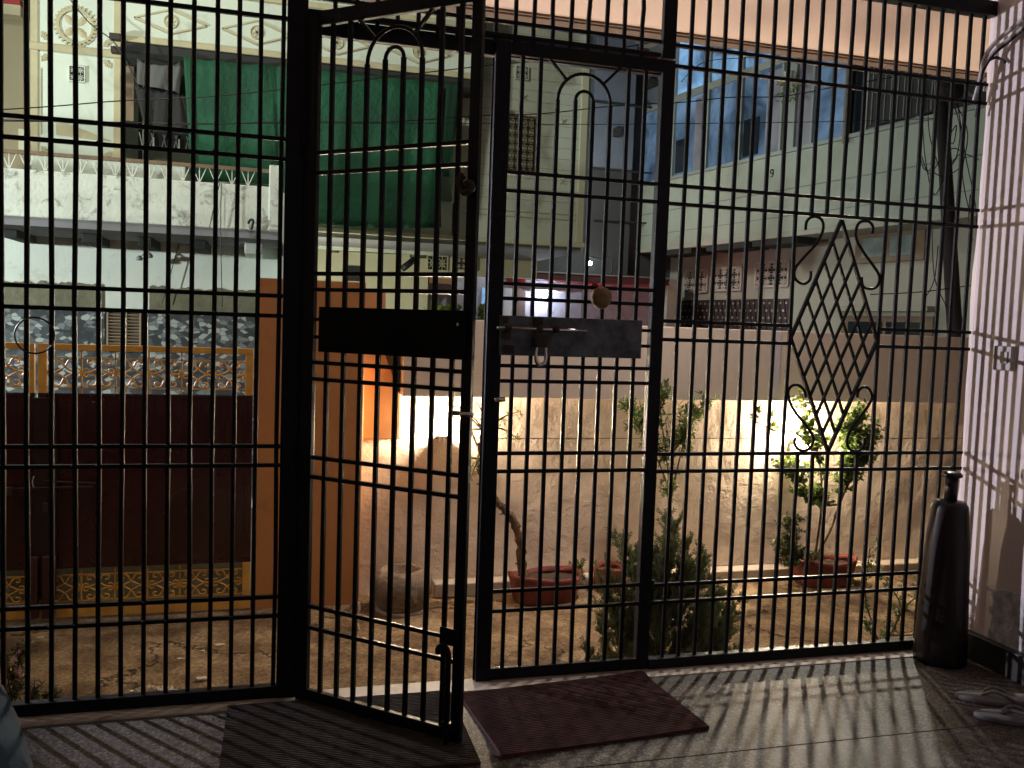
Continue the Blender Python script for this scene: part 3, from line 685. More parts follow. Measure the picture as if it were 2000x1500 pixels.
# ---------------------------------------------------------------- foliage helpers
def leafmesh(mb, p, d, up, L, Wd, rj):
    d = d.normalized(); s = d.cross(up)
    if s.length < 1e-4: s = d.cross(Vector((1, 0, .3)))
    s.normalize(); nn = s.cross(d)
    a = p; b = p+d*L*.35+s*Wd*.5+nn*L*.04; c = p+d*L*.75+s*Wd*.38; e = p+d*L-nn*L*.10; f = p+d*L*.75-s*Wd*.38; g = p+d*L*.35-s*Wd*.5+nn*L*.04; m = p+d*L*.5-nn*L*.05
    mb.add([a, b, c, e, f, g, m], [(0, 1, 6), (1, 2, 6), (2, 3, 6), (3, 4, 6), (4, 5, 6), (5, 0, 6)])
def rvec(rj): 
    while True:
        v = Vector((rj.uniform(-1, 1), rj.uniform(-1, 1), rj.uniform(-1, 1)))
        if .05 < v.length < 1: return v.normalized()
def shrub(name, label, base, stems, m, leaf=(.035, .018), density=1.0, seed=1, group=None, twigs=7, twl=.14, r=.006, cat='shrub', start=.45, droop=0., mstem=None, rstem=1., trunk='stem', dens=None):
    rj = random.Random(seed); t = thing(name, label, cat, base, group); lf = MB(); br = MB()
    for si, st in enumerate(stems):
        dq = dens[si] if dens else 1.
        path = smoothpath(st, 5); n = len(path); rad = [r*rstem*(1-.7*i/n)+.001 for i in range(n)]
        link(trunk, MB().tube(path, rad, 8), mstem or twig, t)
        for q in range(int(twigs*len(st)*density*dq)):
            k = rj.uniform(start, 1)*(n-1); i = int(k); p = path[min(i, n-1)]
            d = rvec(rj); d.z = abs(d.z)*.8+.1-droop; d.y *= .8; d.normalize(); L = twl*rj.uniform(.5, 1.2)
            mid = p+d*L*.5+Vector((0, 0, .01)); e = p+d*L+Vector((0, 0, -droop*L))
            br.tube([p, mid, e], [.002, .0015, .0008], 5)
            for u in range(int(7*density)+2):
                w = rj.uniform(.15, 1.05); pp = p.lerp(e, w); dd = (d*.6+rvec(rj)); 
                leafmesh(lf, pp, dd, Vector((0, 0, 1))+rvec(rj)*.6, leaf[0]*rj.uniform(.6, 1.2), leaf[1]*rj.uniform(.7, 1.2), rj)
    tag(link('foliage', lf, m, t, smooth=False), kind='stuff')
    br.smooth = True
    if br.v: tag(link('twigs', br, mstem or twig, t), kind='stuff')
    return t
def pp(px, py, Y): return onY(px, py, Y)
# bonsai-like tree in long red planter
def planter(name, label, cx, cy, rx, ry, h, seed, ang=0.):
    t = thing(name, label, 'planter', (cx, cy, ZY), 'red painted planters along the wall'); rj = random.Random(seed); n = 36
    mb = MB(); ca, sa = math.cos(ang), math.sin(ang)
    ph = rj.random()*6
    prof = [(.80, 0), (.86, .01), (.93, h*.5), (1.0, h-.02), (1.02, h), (.93, h+.002), (.90, h-.03)]
    for r, z in prof:
        for k in range(n):
            a = 2*PI*k/n; q = 1+.05*math.sin(2*a+ph)+.03*math.sin(5*a+ph); c, s_ = math.cos(a), math.sin(a)
            e = (abs(c)**3+abs(s_)**3)**(-1/3)
            zz = z+(.012*math.sin(2*a+ph)+.005*math.sin(5*a) if z > h*.6 else 0)
            u = rx*r*q*e*c; v = ry*r*q*e*s_
            mb.v.append(Vector((cx+u*ca-v*sa, cy+u*sa+v*ca, ZY-.004+zz)))
    for i in range(len(prof)-1):
        for k in range(n): a = i*n+k; b = i*n+(k+1) % n; mb.f.append((a, b, b+n, a+n))
    mb.smooth = True; link('tub', mb, redpot, t)
    so = MB(); so.v.append(Vector((cx, cy, ZY+h-.035)))
    for k in range(n):
        a = 2*PI*k/n; c, s_ = math.cos(a), math.sin(a); e = (abs(c)**3+abs(s_)**3)**(-1/3); u = rx*.91*e*c; v = ry*.91*e*s_
        so.v.append(Vector((cx+u*ca-v*sa, cy+u*sa+v*ca, ZY+h-.045+rj.uniform(-.006, .006))))
    for k in range(n): so.f.append((0, 1+k, 1+(k+1) % n))
    so.smooth = True
    link('soil', so, soil, t); return t
planter('red_planter', 'wide red planter holding the crooked bare trunk', 1.715, 2.13, .235, .15, .175, 1, .05)
planter('red_planter', 'small red planter between the crooked trunk and the cypress bush', 2.19, 2.24, .105, .10, .17, 2)
planter('red_planter', 'red tub at right holding the tall leafy rose shrub', 3.79, 2.16, .225, .13, .185, 3, -.03)
Yt = 2.12
tr = [pp(1022, 1135, Yt), pp(1018, 1085, Yt), pp(1012, 1040, Yt), pp(998, 1010, Yt), pp(975, 985, Yt), pp(952, 955, Yt), pp(938, 915, Yt), pp(938, 870, Yt), pp(950, 830, Yt)]
bt = thing('crooked_tree', 'small tree with thick crooked bare trunk and feathery crown growing in the wide red planter', 'tree', tr[0])
path = smoothpath(tr, 6); rj = random.Random(11)
path = [p+Vector((rj.uniform(-.006, .006), rj.uniform(-.006, .006), 0)) for p in path]
link('trunk', MB().tube(path, [(.030*(1-.55*i/len(path))+.006*rj.uniform(-1, 1)*(1-i/len(path))+.006*(i % 7 == 0)) for i in range(len(path))], 12), bark, bt)
tw = MB(); lf = MB()
for k in range(34):
    i = rj.randrange(4, int(len(path)*.7)); p = path[i]; d = rvec(rj); d.z *= .3; q = p+d.normalized()*rj.uniform(.03, .05)
    tw.tube([p, q], [.008, .004], 5)
crown = [((952, 850), (905, 800)), ((952, 850), (880, 790)), ((950, 840), (890, 850)), ((952, 830), (960, 770)), ((955, 835), (1010, 800)), ((955, 835), (1000, 850)), ((940, 900), (905, 900)), ((945, 880), (915, 930)), ((940, 890), (880, 760)), ((955, 840), (925, 775))]
for (a, b) in crown:
    A = pp(*a, Yt); B = pp(*b, Yt); B.y += rj.uniform(-.1, .05)
    link('branch', MB().tube(smoothpath([A, A.lerp(B, .5)+Vector((0, 0, .02)), B], 4), [.009, .008, .007, .006, .005, .004, .003, .002, .002], 6), bark, bt)
    for q in range(15):
        p = A.lerp(B, rj.uniform(.35, 1.05))+rvec(rj)*.02; d = rvec(rj); d.z *= .6; L = rj.uniform(.03, .08)
        tw.tube([p, p+d*L], [.0012, .0006], 4)
        for u in range(12):
            s = p+d*L*u/12; leafmesh(lf, s, d*.4+rvec(rj), Vector((0, 0, 1)), .015, .005, rj)
tw.smooth = True
tag(link('twigs', tw, bark, bt), kind='stuff'); tag(link('foliage', lf, leafy, bt), kind='stuff')
# slender plant behind cypress
Y2 = 2.22
shrub('slender_plant', 'slender tall stemmed plant with narrow leaves behind the cypress bush', pp(1312, 1100, Y2),
      [[pp(1312, 1110, Y2), pp(1312, 1030, Y2), pp(1308, 960, Y2), pp(1300, 880, Y2), pp(1290, 800, Y2), pp(1300, 765, Y2)],
       [pp(1309, 980, Y2), pp(1322, 920, Y2), pp(1340, 850, Y2), pp(1365, 800, Y2), pp(1385, 790, Y2)],
       [pp(1308, 960, Y2), pp(1285, 900, Y2), pp(1255, 850, Y2), pp(1225, 790, Y2)],
       [pp(1300, 900, Y2), pp(1330, 860, Y2), pp(1345, 800, Y2)], [pp(1300, 900, Y2), pp(1270, 850, Y2), pp(1250, 800, Y2)]],
      leafg, (.046, .013), 1.15, 21, twigs=9, twl=.085, start=.35, cat='plant')
# rose shrub in right tub
Y3 = 2.14
bx = pp(1590, 1095, Y3)
shrub('rose_shrub', 'tall leaning rose shrub with open leafy crown growing in the right red tub', bx,
      [[bx, pp(1622, 1035, Y3), pp(1640, 980, Y3), pp(1655, 920, Y3), pp(1670, 860, Y3), pp(1680, 800, Y3)],
       [bx, pp(1600, 1030, Y3), pp(1605, 970, Y3), pp(1600, 900, Y3), pp(1575, 840, Y3), pp(1568, 770, Y3)],
       [pp(1630, 1010, Y3), pp(1650, 960, Y3), pp(1680, 900, Y3), pp(1705, 840, Y3)],
       [pp(1605, 970, Y3), pp(1575, 950, Y3), pp(1550, 925, Y3), pp(1530, 925, Y3)],
       [pp(1640, 985, Y3), pp(1600, 985, Y3), pp(1570, 960, Y3)],
       [pp(1600, 900, Y3), pp(1560, 850, Y3), pp(1510, 840, Y3), pp(1470, 820, Y3)],
       [pp(1655, 930, Y3), pp(1665, 880, Y3), pp(1650, 830, Y3)]],
      leafg, (.036, .024), 1.3, 33, twigs=14, twl=.11, r=.008, start=.50, dens=(1.1, .55, 1.1, .9, 1.2, .10, 1.1))
shrub('low_ivy', 'low pale leaved clump at the left side of the right red tub', pp(1545, 1095, 2.08),
      [[pp(1545, 1105, 2.08), pp(1540, 1060, 2.08), pp(1535, 1020, 2.08)], [pp(1545, 1105, 2.08), pp(1550, 1060, 2.08), pp(1555, 1010, 2.08)], [pp(1550, 1100, 2.08), pp(1565, 1085, 2.05), pp(1590, 1090, 2.02)], [pp(1545, 1105, 2.08), pp(1530, 1085, 2.06), pp(1522, 1060, 2.06)]],
      mat('pale_leaf', (.12, .15, .07), .5, var=.4, scale=30), (.024, .018), 1.3, 35, twigs=14, twl=.07, r=.003, start=.05)
# cypress bush close to grille
cx0, cy0 = 1.765, .50
cy = thing('cypress_bush', 'dark feathery cypress bush growing just outside the grille centre post', 'bush', (cx0, cy0, ZY))
lf = MB(); tw = MB(); rj = random.Random(17)
link('trunk', MB().tube([(cx0, cy0, ZY), (cx0, cy0, .25)], [.02, .008], 8), twig, cy)
def spray(p, d, L):
    e = p+d*L; tw.tube([p, e], [.0016, .0006], 4)
    n = int(L/.0075)
    for k in range(n):
        s = p.lerp(e, k/n)
        for sg in (-1, 1):
            dd = (d*.8+d.cross(Vector((0, 1, 0))).normalized()*sg*.9+rvec(rj)*.35); leafmesh(lf, s, dd, Vector((0, 1, .2)), .014, .0048, rj)
tips = [(-.40, .33, .10), (-.33, .36, .0), (-.26, .44, -.05), (-.21, .46, .05), (-.15, .44, 0), (-.12, .34, .1), (-.30, .26, .1), (-.05, .40, 0), (0, .52, 0), (.05, .50, .05), (-.03, .46, -.08),
        (.09, .42, 0), (.14, .34, .05), (.20, .30, 0), (.16, .38, -.06), (.24, .20, 0), (.28, .12, .05), (.33, .14, 0), (.37, .08, 0), (.38, .0, .05), (.35, -.08, 0), (.36, -.16, 0), (.30, -.2, .05), (-.30, .12, 0), (-.32, 0, .05), (-.36, -.08, 0), (-.30, -.14, 0), (-.24, -.2, .1),
        (-.20, .18, -.1), (.15, .15, -.12), (0, .2, -.14), (-.1, .05, -.14), (.12, -.02, -.14), (-.22, -.05, -.1), (.22, -.1, -.1), (0, -.12, -.14), (-.08, .3, -.1), (.06, .30, -.1), (-.2, .32, -.06), (.0, .05, .1), (.3, .02, -.05), (-.28, .2, -.05), (.2, .22, .08), (.1, -.22, -.05), (-.12, -.22, -.05)]
tips += [(rj.uniform(-.3, .3), rj.uniform(-.3, .2), rj.uniform(-.16, .05)) for _ in range(26)]
for (tx, tz, ty) in tips:
    tz = tz-.05*(tz > .3)
    for rep_ in range(1 if (tx < -.25 and tz > .2) else 3):
        T_ = Vector((cx0+tx+rj.uniform(-.03, .03), cy0+ty+rj.uniform(-.05, .05), tz+rj.uniform(-.03, .03)))
        A_ = Vector((cx0+tx*.12, cy0+ty*.1, max(ZY+.03, tz-.20-abs(tx)*.7)))
        pth = smoothpath([A_, A_.lerp(T_, .5)+Vector((tx*.12, 0, -.015)), T_], 5); tw.tube(pth, [.0038*(1-.8*i/len(pth)) for i in range(len(pth))], 5)
        for k in range(26):
            w = rj.uniform(.15, 1); i_ = min(len(pth)-1, int(w*(len(pth)-1))); p = pth[i_]; d = (pth[min(i_+1, len(pth)-1)]-pth[max(i_-1, 0)]).normalized()
            dd = d*.9+rvec(rj)*.8; dd.z += .25; spray(p, dd.normalized(), rj.uniform(.03, .07))
tw.smooth = True
tag(link('foliage', lf, leafd, cy), kind='stuff'); tag(link('branches', tw, twig, cy), kind='stuff')
# low twiggy shrub right
Ys = .75
shrub('twiggy_shrub', 'sparse twiggy shrub just outside the grille near the wooden club', pp(1722, 1260, Ys),
      [[pp(1722, 1275, Ys), pp(1705, 1220, Ys), pp(1690, 1170, Ys), pp(1695, 1110, Ys), pp(1699, 1070, Ys)],
       [pp(1722, 1275, Ys), pp(1750, 1215, Ys), pp(1758, 1180, Ys), pp(1735, 1140, Ys), pp(1715, 1120, Ys)],
       [pp(1722, 1275, Ys), pp(1765, 1190, Ys), pp(1795, 1160, Ys), pp(1808, 1120, Ys)],
       [pp(1725, 1240, Ys), pp(1780, 1240, Ys), pp(1808, 1225, Ys)], [pp(1722, 1255, Ys), pp(1700, 1235, Ys), pp(1692, 1215, Ys)]],
      leafg, (.022, .014), .7, 44, twigs=8, twl=.06, r=.004, start=.1, group=None)
# flowering plant bottom left
Yf = .42
fp = shrub('flowering_plant', 'small pink flowered plant outside the grille at lower left', pp(20, 1385, Yf),
      [[pp(22, 1388, Yf), pp(18, 1340, Yf), pp(10, 1300, Yf), pp(5, 1280, Yf)], [pp(22, 1388, Yf), pp(28, 1330, Yf), pp(38, 1290, Yf), pp(40, 1260, Yf)],
       [pp(55, 1385, Yf), pp(62, 1365, Yf), pp(68, 1345, Yf)], [pp(22, 1388, Yf), pp(35, 1350, Yf), pp(42, 1320, Yf)], [pp(100, 1385, Yf), pp(108, 1372, Yf), pp(106, 1355, Yf)]],
      mat('dusty_leaf', (.10, .10, .055), .6, var=.4, scale=30), (.022, .008), 1.0, 55, twigs=6, twl=.04, r=.003, start=.2, cat='plant')
fl_ = MB(); rj = random.Random(4)
for (x, y) in ((36, 1273), (27, 1283), (35, 1312), (10, 1285), (38, 1320), (30, 1305)):
    c = pp(x, y, Yf-.02)
    for k in range(7): leafmesh(fl_, c, rvec(rj), Vector((0, 0, 1)), .010, .008, rj)
tag(link('petals', fl_, pinkpet, fp), kind='stuff')
# small weed under grille near cypress
shrub('seedling', 'tiny seedling just outside the grille right of the cypress bush', pp(1440, 1282, .3),
      [[pp(1440, 1282, .3), pp(1436, 1265, .3)], [pp(1430, 1282, .3), pp(1418, 1272, .3)]], leafg, (.022, .006), 1, 66, twigs=4, twl=.03, r=.002, start=.2, cat='plant')
# rubble pile
rb = thing('rubble_pile', 'small heap of pale broken rubble outside the left grille panel', 'rubble', onZ(290, 1362, ZY))
rc = ORI[rb.name]; rj = random.Random(8)
for k in range(70):
    a = rj.uniform(0, 2*PI); q = rj.random()**.6; w = rj.uniform(.008, .022); px = rc.x+.13*q*math.cos(a)+.02; py = rc.y-.02+.06*q*math.sin(a); hz = max(0, .045*(1-q))
    u = rvec(rj); v = u.cross(rvec(rj)).normalized(); wv = u.cross(v)
    link('rubble_chip', MB().obox((px, py, ZY+.006+hz), u*w, v*w*.7, wv*w*.35), paper, rb)
def litter(px, py, w, label):
    p = onZ(px, py, ZY); rj = random.Random(int(px)); mb = MB(); n = 7
    pts = [(p.x+w*rj.uniform(.6, 1)*math.cos(2*PI*i/n), p.y+w*rj.uniform(.3, .6)*math.sin(2*PI*i/n)) for i in range(n)]
    for z in (ZY+.006, ZY+.014): mb.v += [Vector((x, y, z+rj.uniform(0, .004))) for x, y in pts]
    mb.f = [tuple(range(n))[::-1], tuple(range(n, 2*n))]+[(i, (i+1) % n, n+(i+1) % n, n+i) for i in range(n)]
    tag(link('litter_scrap', mb, paper), label, 'litter', 'pale scraps lying on the yard ground')
litter(430, 1264, .035, 'long pale scrap nearest the orange pillar on yard ground'); litter(395, 1276, .018, 'small pale scrap left of the long scrap')
litter(352, 1292, .022, 'thin pale scrap above the rubble heap'); litter(198, 1344, .010, 'tiny white scrap left of the rubble heap'); litter(80, 1250, .022, 'pale petal scrap near the gate drop bolt')
litter(393, 1330, .04, 'flat tan scrap right of the rubble heap')

gv = MB(); rj = random.Random(77)
for k in range(5200):
    x = rj.uniform(-1.9, 5.2); y = rj.uniform(.05, 2.26)
    if rj.random() < .45: y = 2.26-abs(rj.gauss(0, .10))
    r = .0018+.0045*rj.random()**5+(.004 if rj.random() < .01 else 0); c = Vector((x, y, ZY+.012*math.sin(x*2.3+y)*math.sin(y*3.1+x*.7)+r*.3)); a = rj.uniform(0, 6)
    u = Vector((math.cos(a), math.sin(a), rj.uniform(-.2, .2)))*r; v = Vector((-math.sin(a), math.cos(a), 0))*r*rj.uniform(.5, .9)
    gv.add([c-u, c-v, c+u*.9, c+v, c+Vector((0, 0, r*rj.uniform(.5, 1)))], [(0, 1, 4), (1, 2, 4), (2, 3, 4), (3, 0, 4)])
tag(link('yard_grit', gv, mat('yard_grit_stone', (.34, .27, .18), .9, col2=(.10, .07, .04), scale=9)), 'loose grit and small stones scattered over the yard ground', 'grit', kind='stuff')
dl = MB()
for k in range(160):
    x = rj.uniform(.9, 5.0) if rj.random() < .6 else rj.uniform(-1.5, 5); y = rj.uniform(.1, 2.2) if rj.random() < .4 else 2.24-abs(rj.gauss(0, .12))
    leafmesh(dl, Vector((x, y, ZY+.012+.012*math.sin(x*2.3+y)*math.sin(y*3.1+x*.7))), Vector((rj.uniform(-1, 1), rj.uniform(-1, 1), rj.uniform(0, .3))), Vector((0, 0, 1)), rj.uniform(.012, .03), .010, rj)
tag(link('fallen_leaves', dl, mat('dry_brown_leaf', (.24, .15, .06), .8, var=.5, scale=20)), 'dry fallen leaves scattered over the yard and along the kerb', 'leaves', kind='stuff')

# ================================================================== HOUSES ACROSS THE STREET
def rect(px0, py0, px1, py1, Y): a = XZ(px0, py0, Y); b = XZ(px1, py1, Y); return min(a[0], b[0]), max(a[0], b[0]), min(a[1], b[1]), max(a[1], b[1])
# ---- whitewashed house with stained parapet (left, nearest)
wh = thing('whitewashed_house', 'whitewashed low house with stained projecting balcony parapet and pebble tiled base', 'house', (-1.6, 6, ZS))
link('balcony_parapet', MB().box(-4.2, .04, 5.0, 5.10, 2.10, 2.49), whitest, wh, bevel=.01)
link('parapet_pier', MB().box(-.055, .065, 4.985, 5.12, 2.11, 2.68), whitest, wh, bevel=.01)
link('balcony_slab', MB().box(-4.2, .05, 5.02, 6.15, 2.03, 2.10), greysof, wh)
link('street_wall', MB().box(-4.4, .10, 6.15, 6.35, ZS, 2.6), whitew, wh)
link('wall_return', MB().prism([(.04, 2.03), (.04, 1.4), (.30, 1.4), (.30, 2.4), (.065, 2.4), (.065, 2.03)], 5.6, 6.15), whitew, wh)
YW = 6.14
for i, (a, b_, c, d) in enumerate(((5, 430, 34, 465), (160, 438, 190, 475), (270, 446, 297, 482), (378, 455, 403, 488), (478, 463, 512, 497))):
    q = rect(a, b_, c, d, 5.5); link('beam_end', MB().box(q[0], q[1], 5.5, 6.149, q[2], 2.029), darkst if i < 4 else whitew, wh, bevel=.008)
def ragged(x0, x1, z0, z1, y, m, name, par, amp=.02, th=.012, seed=0):
    rj = random.Random(seed); n = int((x1-x0)/.03); top = [(x1-(x1-x0)*i/n, z1+rj.uniform(-amp, amp)*(1 if 0 < i < n else 0)) for i in range(n+1)]
    return link(name, MB().prism([(x0, z0), (x1, z0)]+top, y-th, y), m, par)
qa = rect(0, 545, 200, 597, YW); qb = rect(292, 560, 502, 605, YW)
ragged(-4.2, qa[1], 1.36, 1.60, YW+.008, cement, 'cement_patch', wh, .018, .014, 1); ragged(qb[0], qb[1]+.1, 1.36, 1.60, YW+.008, cement, 'cement_patch', wh, .018, .014, 2)
shr = rect(212, 605, 275, 690, YW)
link('pebble_tiles', MB().box(-4.2, shr[0]-.03, YW-.035, YW-.002, -.5, 1.375), pebble, wh); link('pebble_tiles', MB().box(shr[1]+.05, .10, YW-.035, YW-.002, -.5, 1.375), pebble, wh)
link('pebble_tiles', MB().box(shr[0]-.03, shr[1]+.05, YW-.035, YW-.002, -.5, .95), pebble, wh)
vt = link('shutter', MB().box(shr[0]-.03, shr[1]+.05, YW-.03, YW+.0, .952, 1.374), darkst, wh)
xm = (shr[0]+shr[1])/2
for a, b_ in ((shr[0], xm-.02), (xm+.02, shr[1])):
    for k in range(13):
        z = .97+k*.031; link('slat', MB().obox(((a+b_)/2, YW-.045, z), ((b_-a)/2, 0, 0), (0, .012, -.008), (0, .002, .003)), shutterm, vt)
    for x in (a, b_): link('slat_frame', MB().box(x-.008, x+.008, YW-.06, YW-.031, .953, 1.373), shutterm, vt)
# spotlights on wall
sp = thing('flood_lamp_pair', 'small twin outdoor lamp heads fixed under the whitewashed balcony slab', 'lamp', onY(290, 490, 6.0))
for (x, y) in ((272, 505), (292, 500)):
    c = onY(x, y, 5.98); link('lamp_head', MB().lathe(c, [(.01, -.02), (.03, -.015), (.034, 0), (.03, .01), (.008, .03)], 14), frameg, sp)
link('arm', MB().tube([onY(272, 503, 5.98), onY(290, 488, 6.0), onY(292, 498, 5.98)], .008, 6), frameg, sp)
tag(link('wall_hook', MB().tube(smoothpath([onY(485, 436, 4.98), onY(488, 430, 4.96), onY(494, 430, 4.95), onY(493, 440, 4.96), onY(490, 448, 4.97)], 4), .012, 7), wirem), 'small black hook fitting on the stained parapet beside its end pier', 'hook')
# terrace railing
rl = thing('terrace_railing', 'brown topped railing with white zigzag struts above the stained parapet', 'railing', (-1, 5.05, 2.49))
ra = onY(0, 295, 5.05); rb_ = onY(522, 337, 5.05)
link('hand_rail', MB().box(-4.2, -.05, 5.03, 5.07, ra.z-.012, ra.z+.018), brownwood, rl)
zt = ra.z-.012; k = 0; x = -4.15
while x < -.15:
    for s in (-1, 0, 1):
        link('strut', MB().bar((x, 5.05, 2.485), (x+s*.055, 5.05, zt), .007, .007), whitew, rl)
    x += .135
# ---- tall cream house
th = thing('cream_house', 'tall cream and mint house with diamond frieze, gear relief and green draped balcony', 'house', (.6, 7.4, ZS))
YB = 6.8
xa = XZ(60, 100, YB)[0]; xb = XZ(237, 100, YB)[0]
def wallbox(nm, x0, x1, y0, y1, z0, z1, m, bev=.006): return link(nm, MB().box(x0, x1, y0, y1, z0, z1), m, th, bevel=bev)
wallbox('left_bay', xa, xb, YB, 8.0, 2.55, 6.5, mint)
wallbox('bay_band', xa-.02, xb+.02, YB-.03, YB-.001, 3.925, 3.995, sand)
for a, c, d, e in ((xa, xa+.07, 2.9, 3.925), (xb-.07, xb, 2.9, 3.925), (xa, xa+.07, 3.995, 5.2), (xb-.07, xb, 3.995, 5.2)): wallbox('bay_border', a, c, YB-.018, YB-.001, d, e, sand)
for z0, z1 in ((2.95, 3.85), (4.08, 5.0)):
    for s in (0, 1):
        zc = z0 if s == 0 else z1
        for xc, sg in ((xa+.16, 1), (xb-.16, -1)):
            for k in range(5):
                a = PI/2*k/4; dz = (1 if s == 0 else -1)
                link('fan_leaf', MB().bar((xc+sg*(-.06)+sg*.02*math.cos(a), YB-.008, zc+dz*.02*math.sin(a)-dz*.04), (xc+sg*(-.06)+sg*.07*math.cos(a), YB-.008, zc+dz*.07*math.sin(a)-dz*.04), .014, .010), sand, th)
# gear ornament
gx, gz = XZ(148, 52, YB); R = .175
ring = MB(); n = 32
for k in range(n):
    a = 2*PI*k/n; a2 = 2*PI*(k+1)/n
    for rr_, yy in ((R*.86, YB-.001), (R*.86, YB-.02), (R, YB-.02), (R, YB-.001)): ring.v.append(Vector((gx+rr_*math.cos(a), yy, gz+rr_*math.sin(a))))
for k in range(n):
    for j in range(3): a = k*4+j; b_ = ((k+1) % n)*4+j; ring.f.append((a, b_, b_+1, a+1))
ge = link('gear_relief', ring, sand, th)
for k in range(28):
    a = 2*PI*k/28; d = Vector((math.cos(a), 0, math.sin(a))); c = Vector((gx, YB-.010, gz)); link('tooth', MB().bar(c+d*R*.99, c+d*R*1.16, .020, .018), sand, ge)
for k in range(4):
    a = PI/4+PI/2*k; d = Vector((math.cos(a), 0, math.sin(a))); s = Vector((-d.z, 0, d.x)); c = Vector((gx, YB-.002, gz)); mb = MB()
    P = [c, c+d*R*.3+s*.032, c+d*R*.6+s*.034, c+d*R*.88, c+d*R*.6-s*.034, c+d*R*.3-s*.032]; mid = c+d*R*.45+Vector((0, -.016, 0))
    mb.add(P+[mid], [(i, (i+1) % 6, 6) for i in range(6)]); link('petal', mb, sand, ge)
def jali(px0, py0, px1, py1, Y, par, m=mint, back=darkst, name='jali_panel', seed=1, q=None, cells=3):
    q = q or rect(px0, py0, px1, py1, Y); x0, x1, z0, z1 = q
    j = link(name, MB().box(x0, x1, Y-.006, Y-.001, z0, z1), back, par)
    f = MB(); t = min(x1-x0, z1-z0)*.07
    f.box(x0-t, x0, Y-.03, Y-.001, z0-t, z1+t); f.box(x1, x1+t, Y-.03, Y-.001, z0-t, z1+t); f.box(x0, x1, Y-.03, Y-.001, z0-t, z0); f.box(x0, x1, Y-.03, Y-.001, z1, z1+t)
    cz = max(1, round(cells*(z1-z0)/(x1-x0))) if z1-z0 < (x1-x0)*1.2 else cells*2
    cw_, chh = (x1-x0)/cells, (z1-z0)/cz
    for i in range(cells):
        for k in range(cz):
            cx, czz = x0+cw_*(i+.5), z0+chh*(k+.5)
            for a in range(8):
                d = Vector((math.cos(a*PI/4)*cw_*.48, 0, math.sin(a*PI/4)*chh*.48)); f.bar(Vector((cx, Y-.018, czz)), Vector((cx, Y-.018, czz))+d, t*.55, .014)
            mth = 10
            for a in range(mth):
                p = Vector((cx+cw_*.26*math.cos(2*PI*a/mth), Y-.019, czz+chh*.26*math.sin(2*PI*a/mth))); p2 = Vector((cx+cw_*.26*math.cos(2*PI*(a+1)/mth), Y-.019, czz+chh*.26*math.sin(2*PI*(a+1)/mth))); f.bar(p, p2, t*.5, .012)
    link('fretwork', f, m, j); return j
jali(137, 130, 165, 160, YB, th, cells=2)
wallbox('thin_relief', xa+.09, xa+.097, YB-.012, YB-.001, 3.1, 3.75, sand, 0)
q = rect(110, 240, 218, 272, YB); link('triangle_relief', MB().prism([(q[0], q[2]), (q[1], q[2]-.02), (q[0]+.1, q[3]), (q[0], q[3])], YB-.012, YB-.001), sand, th)
# frieze over balcony
YF = 6.3
wallbox('frieze', -1.44, 2.10, YF, YF+.12, 3.975, 4.95, mint); wallbox('frieze_lip', -1.46, 2.12, YF-.03, YF-.001, 3.965, 4.02, sand)
wallbox('upper_lip', -1.46, 2.12, YF-.03, YF-.001, 4.50, 4.55, sand)
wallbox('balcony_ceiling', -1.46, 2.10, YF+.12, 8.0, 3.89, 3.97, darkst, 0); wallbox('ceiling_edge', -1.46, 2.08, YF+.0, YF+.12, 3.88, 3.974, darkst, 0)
for cxp, cyp in ((334, 43), (502, 64), (658, 84), (817, 102)):
    cx, cz = XZ(cxp, cyp, YF); w_, h_ = .335, .115
    dmd = link('diamond_relief', MB().prism([(cx-w_, cz), (cx, cz-h_), (cx+w_, cz), (cx, cz+h_)], YF-.006, YF-.001), mint, th)
    for a, b_ in (((cx-w_, cz), (cx, cz+h_)), ((cx, cz+h_), (cx+w_, cz)), ((cx+w_, cz), (cx, cz-h_)), ((cx, cz-h_), (cx-w_, cz))):
        link('diamond_edge', MB().bar((a[0], YF-.012, a[1]), (b_[0], YF-.012, b_[1]), .016, .014), sand, dmd)
    link('roundel', MB().tube([(cx+.062*math.cos(2*PI*i/20), YF-.010, cz+.062*math.sin(2*PI*i/20)) for i in range(21)], .009, 6, cap=False), sand, dmd)
    for k in range(6):
        a = PI*k/3+.2; link('petal', MB().bar((cx, YF-.010, cz), (cx+.045*math.cos(a), YF-.010, cz+.045*math.sin(a)), .018, .010), sand, dmd)
# balcony recess
wallbox('balcony_back_wall', -1.5, 2.0, 8.0, 8.1, 2.2, 3.95, mint, 0)
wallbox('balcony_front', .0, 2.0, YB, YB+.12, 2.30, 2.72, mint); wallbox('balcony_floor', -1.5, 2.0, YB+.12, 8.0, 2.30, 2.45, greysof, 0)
wallbox('terrace_block', XZ(60, 300, 5.7)[0], XZ(362, 330, 5.7)[0], 5.7, 6.7, 2.3, XZ(200, 312, 5.7)[1], whitest)
# dark railing and side window of balcony
q = rect(280, 255, 372, 300, 6.7); gxr = link('balcony_railing', MB().box(q[0], q[1], 6.72, 6.74, q[2], q[3]), darkst, th)
for k in range(9):
    x = q[0]+(q[1]-q[0])*k/8; link('baluster', MB().bar((x, 6.70, q[2]), (x+(.04 if k % 2 else -.04), 6.70, q[3]-.02), .008, .008), frameg, gxr)
link('baluster', MB().box(q[0]+.09, q[0]+.105, 6.69, 6.70, q[2]+.03, q[3]-.06), holder, gxr); link('baluster', MB().box(q[1]-.12, q[1]-.105, 6.69, 6.70, q[2]+.03, q[3]-.06), holder, gxr)
q = rect(243, 130, 262, 238, 6.79); link('side_window', MB().box(q[0], q[1], 6.75, 6.79, q[2], q[3]), brownwood, th)
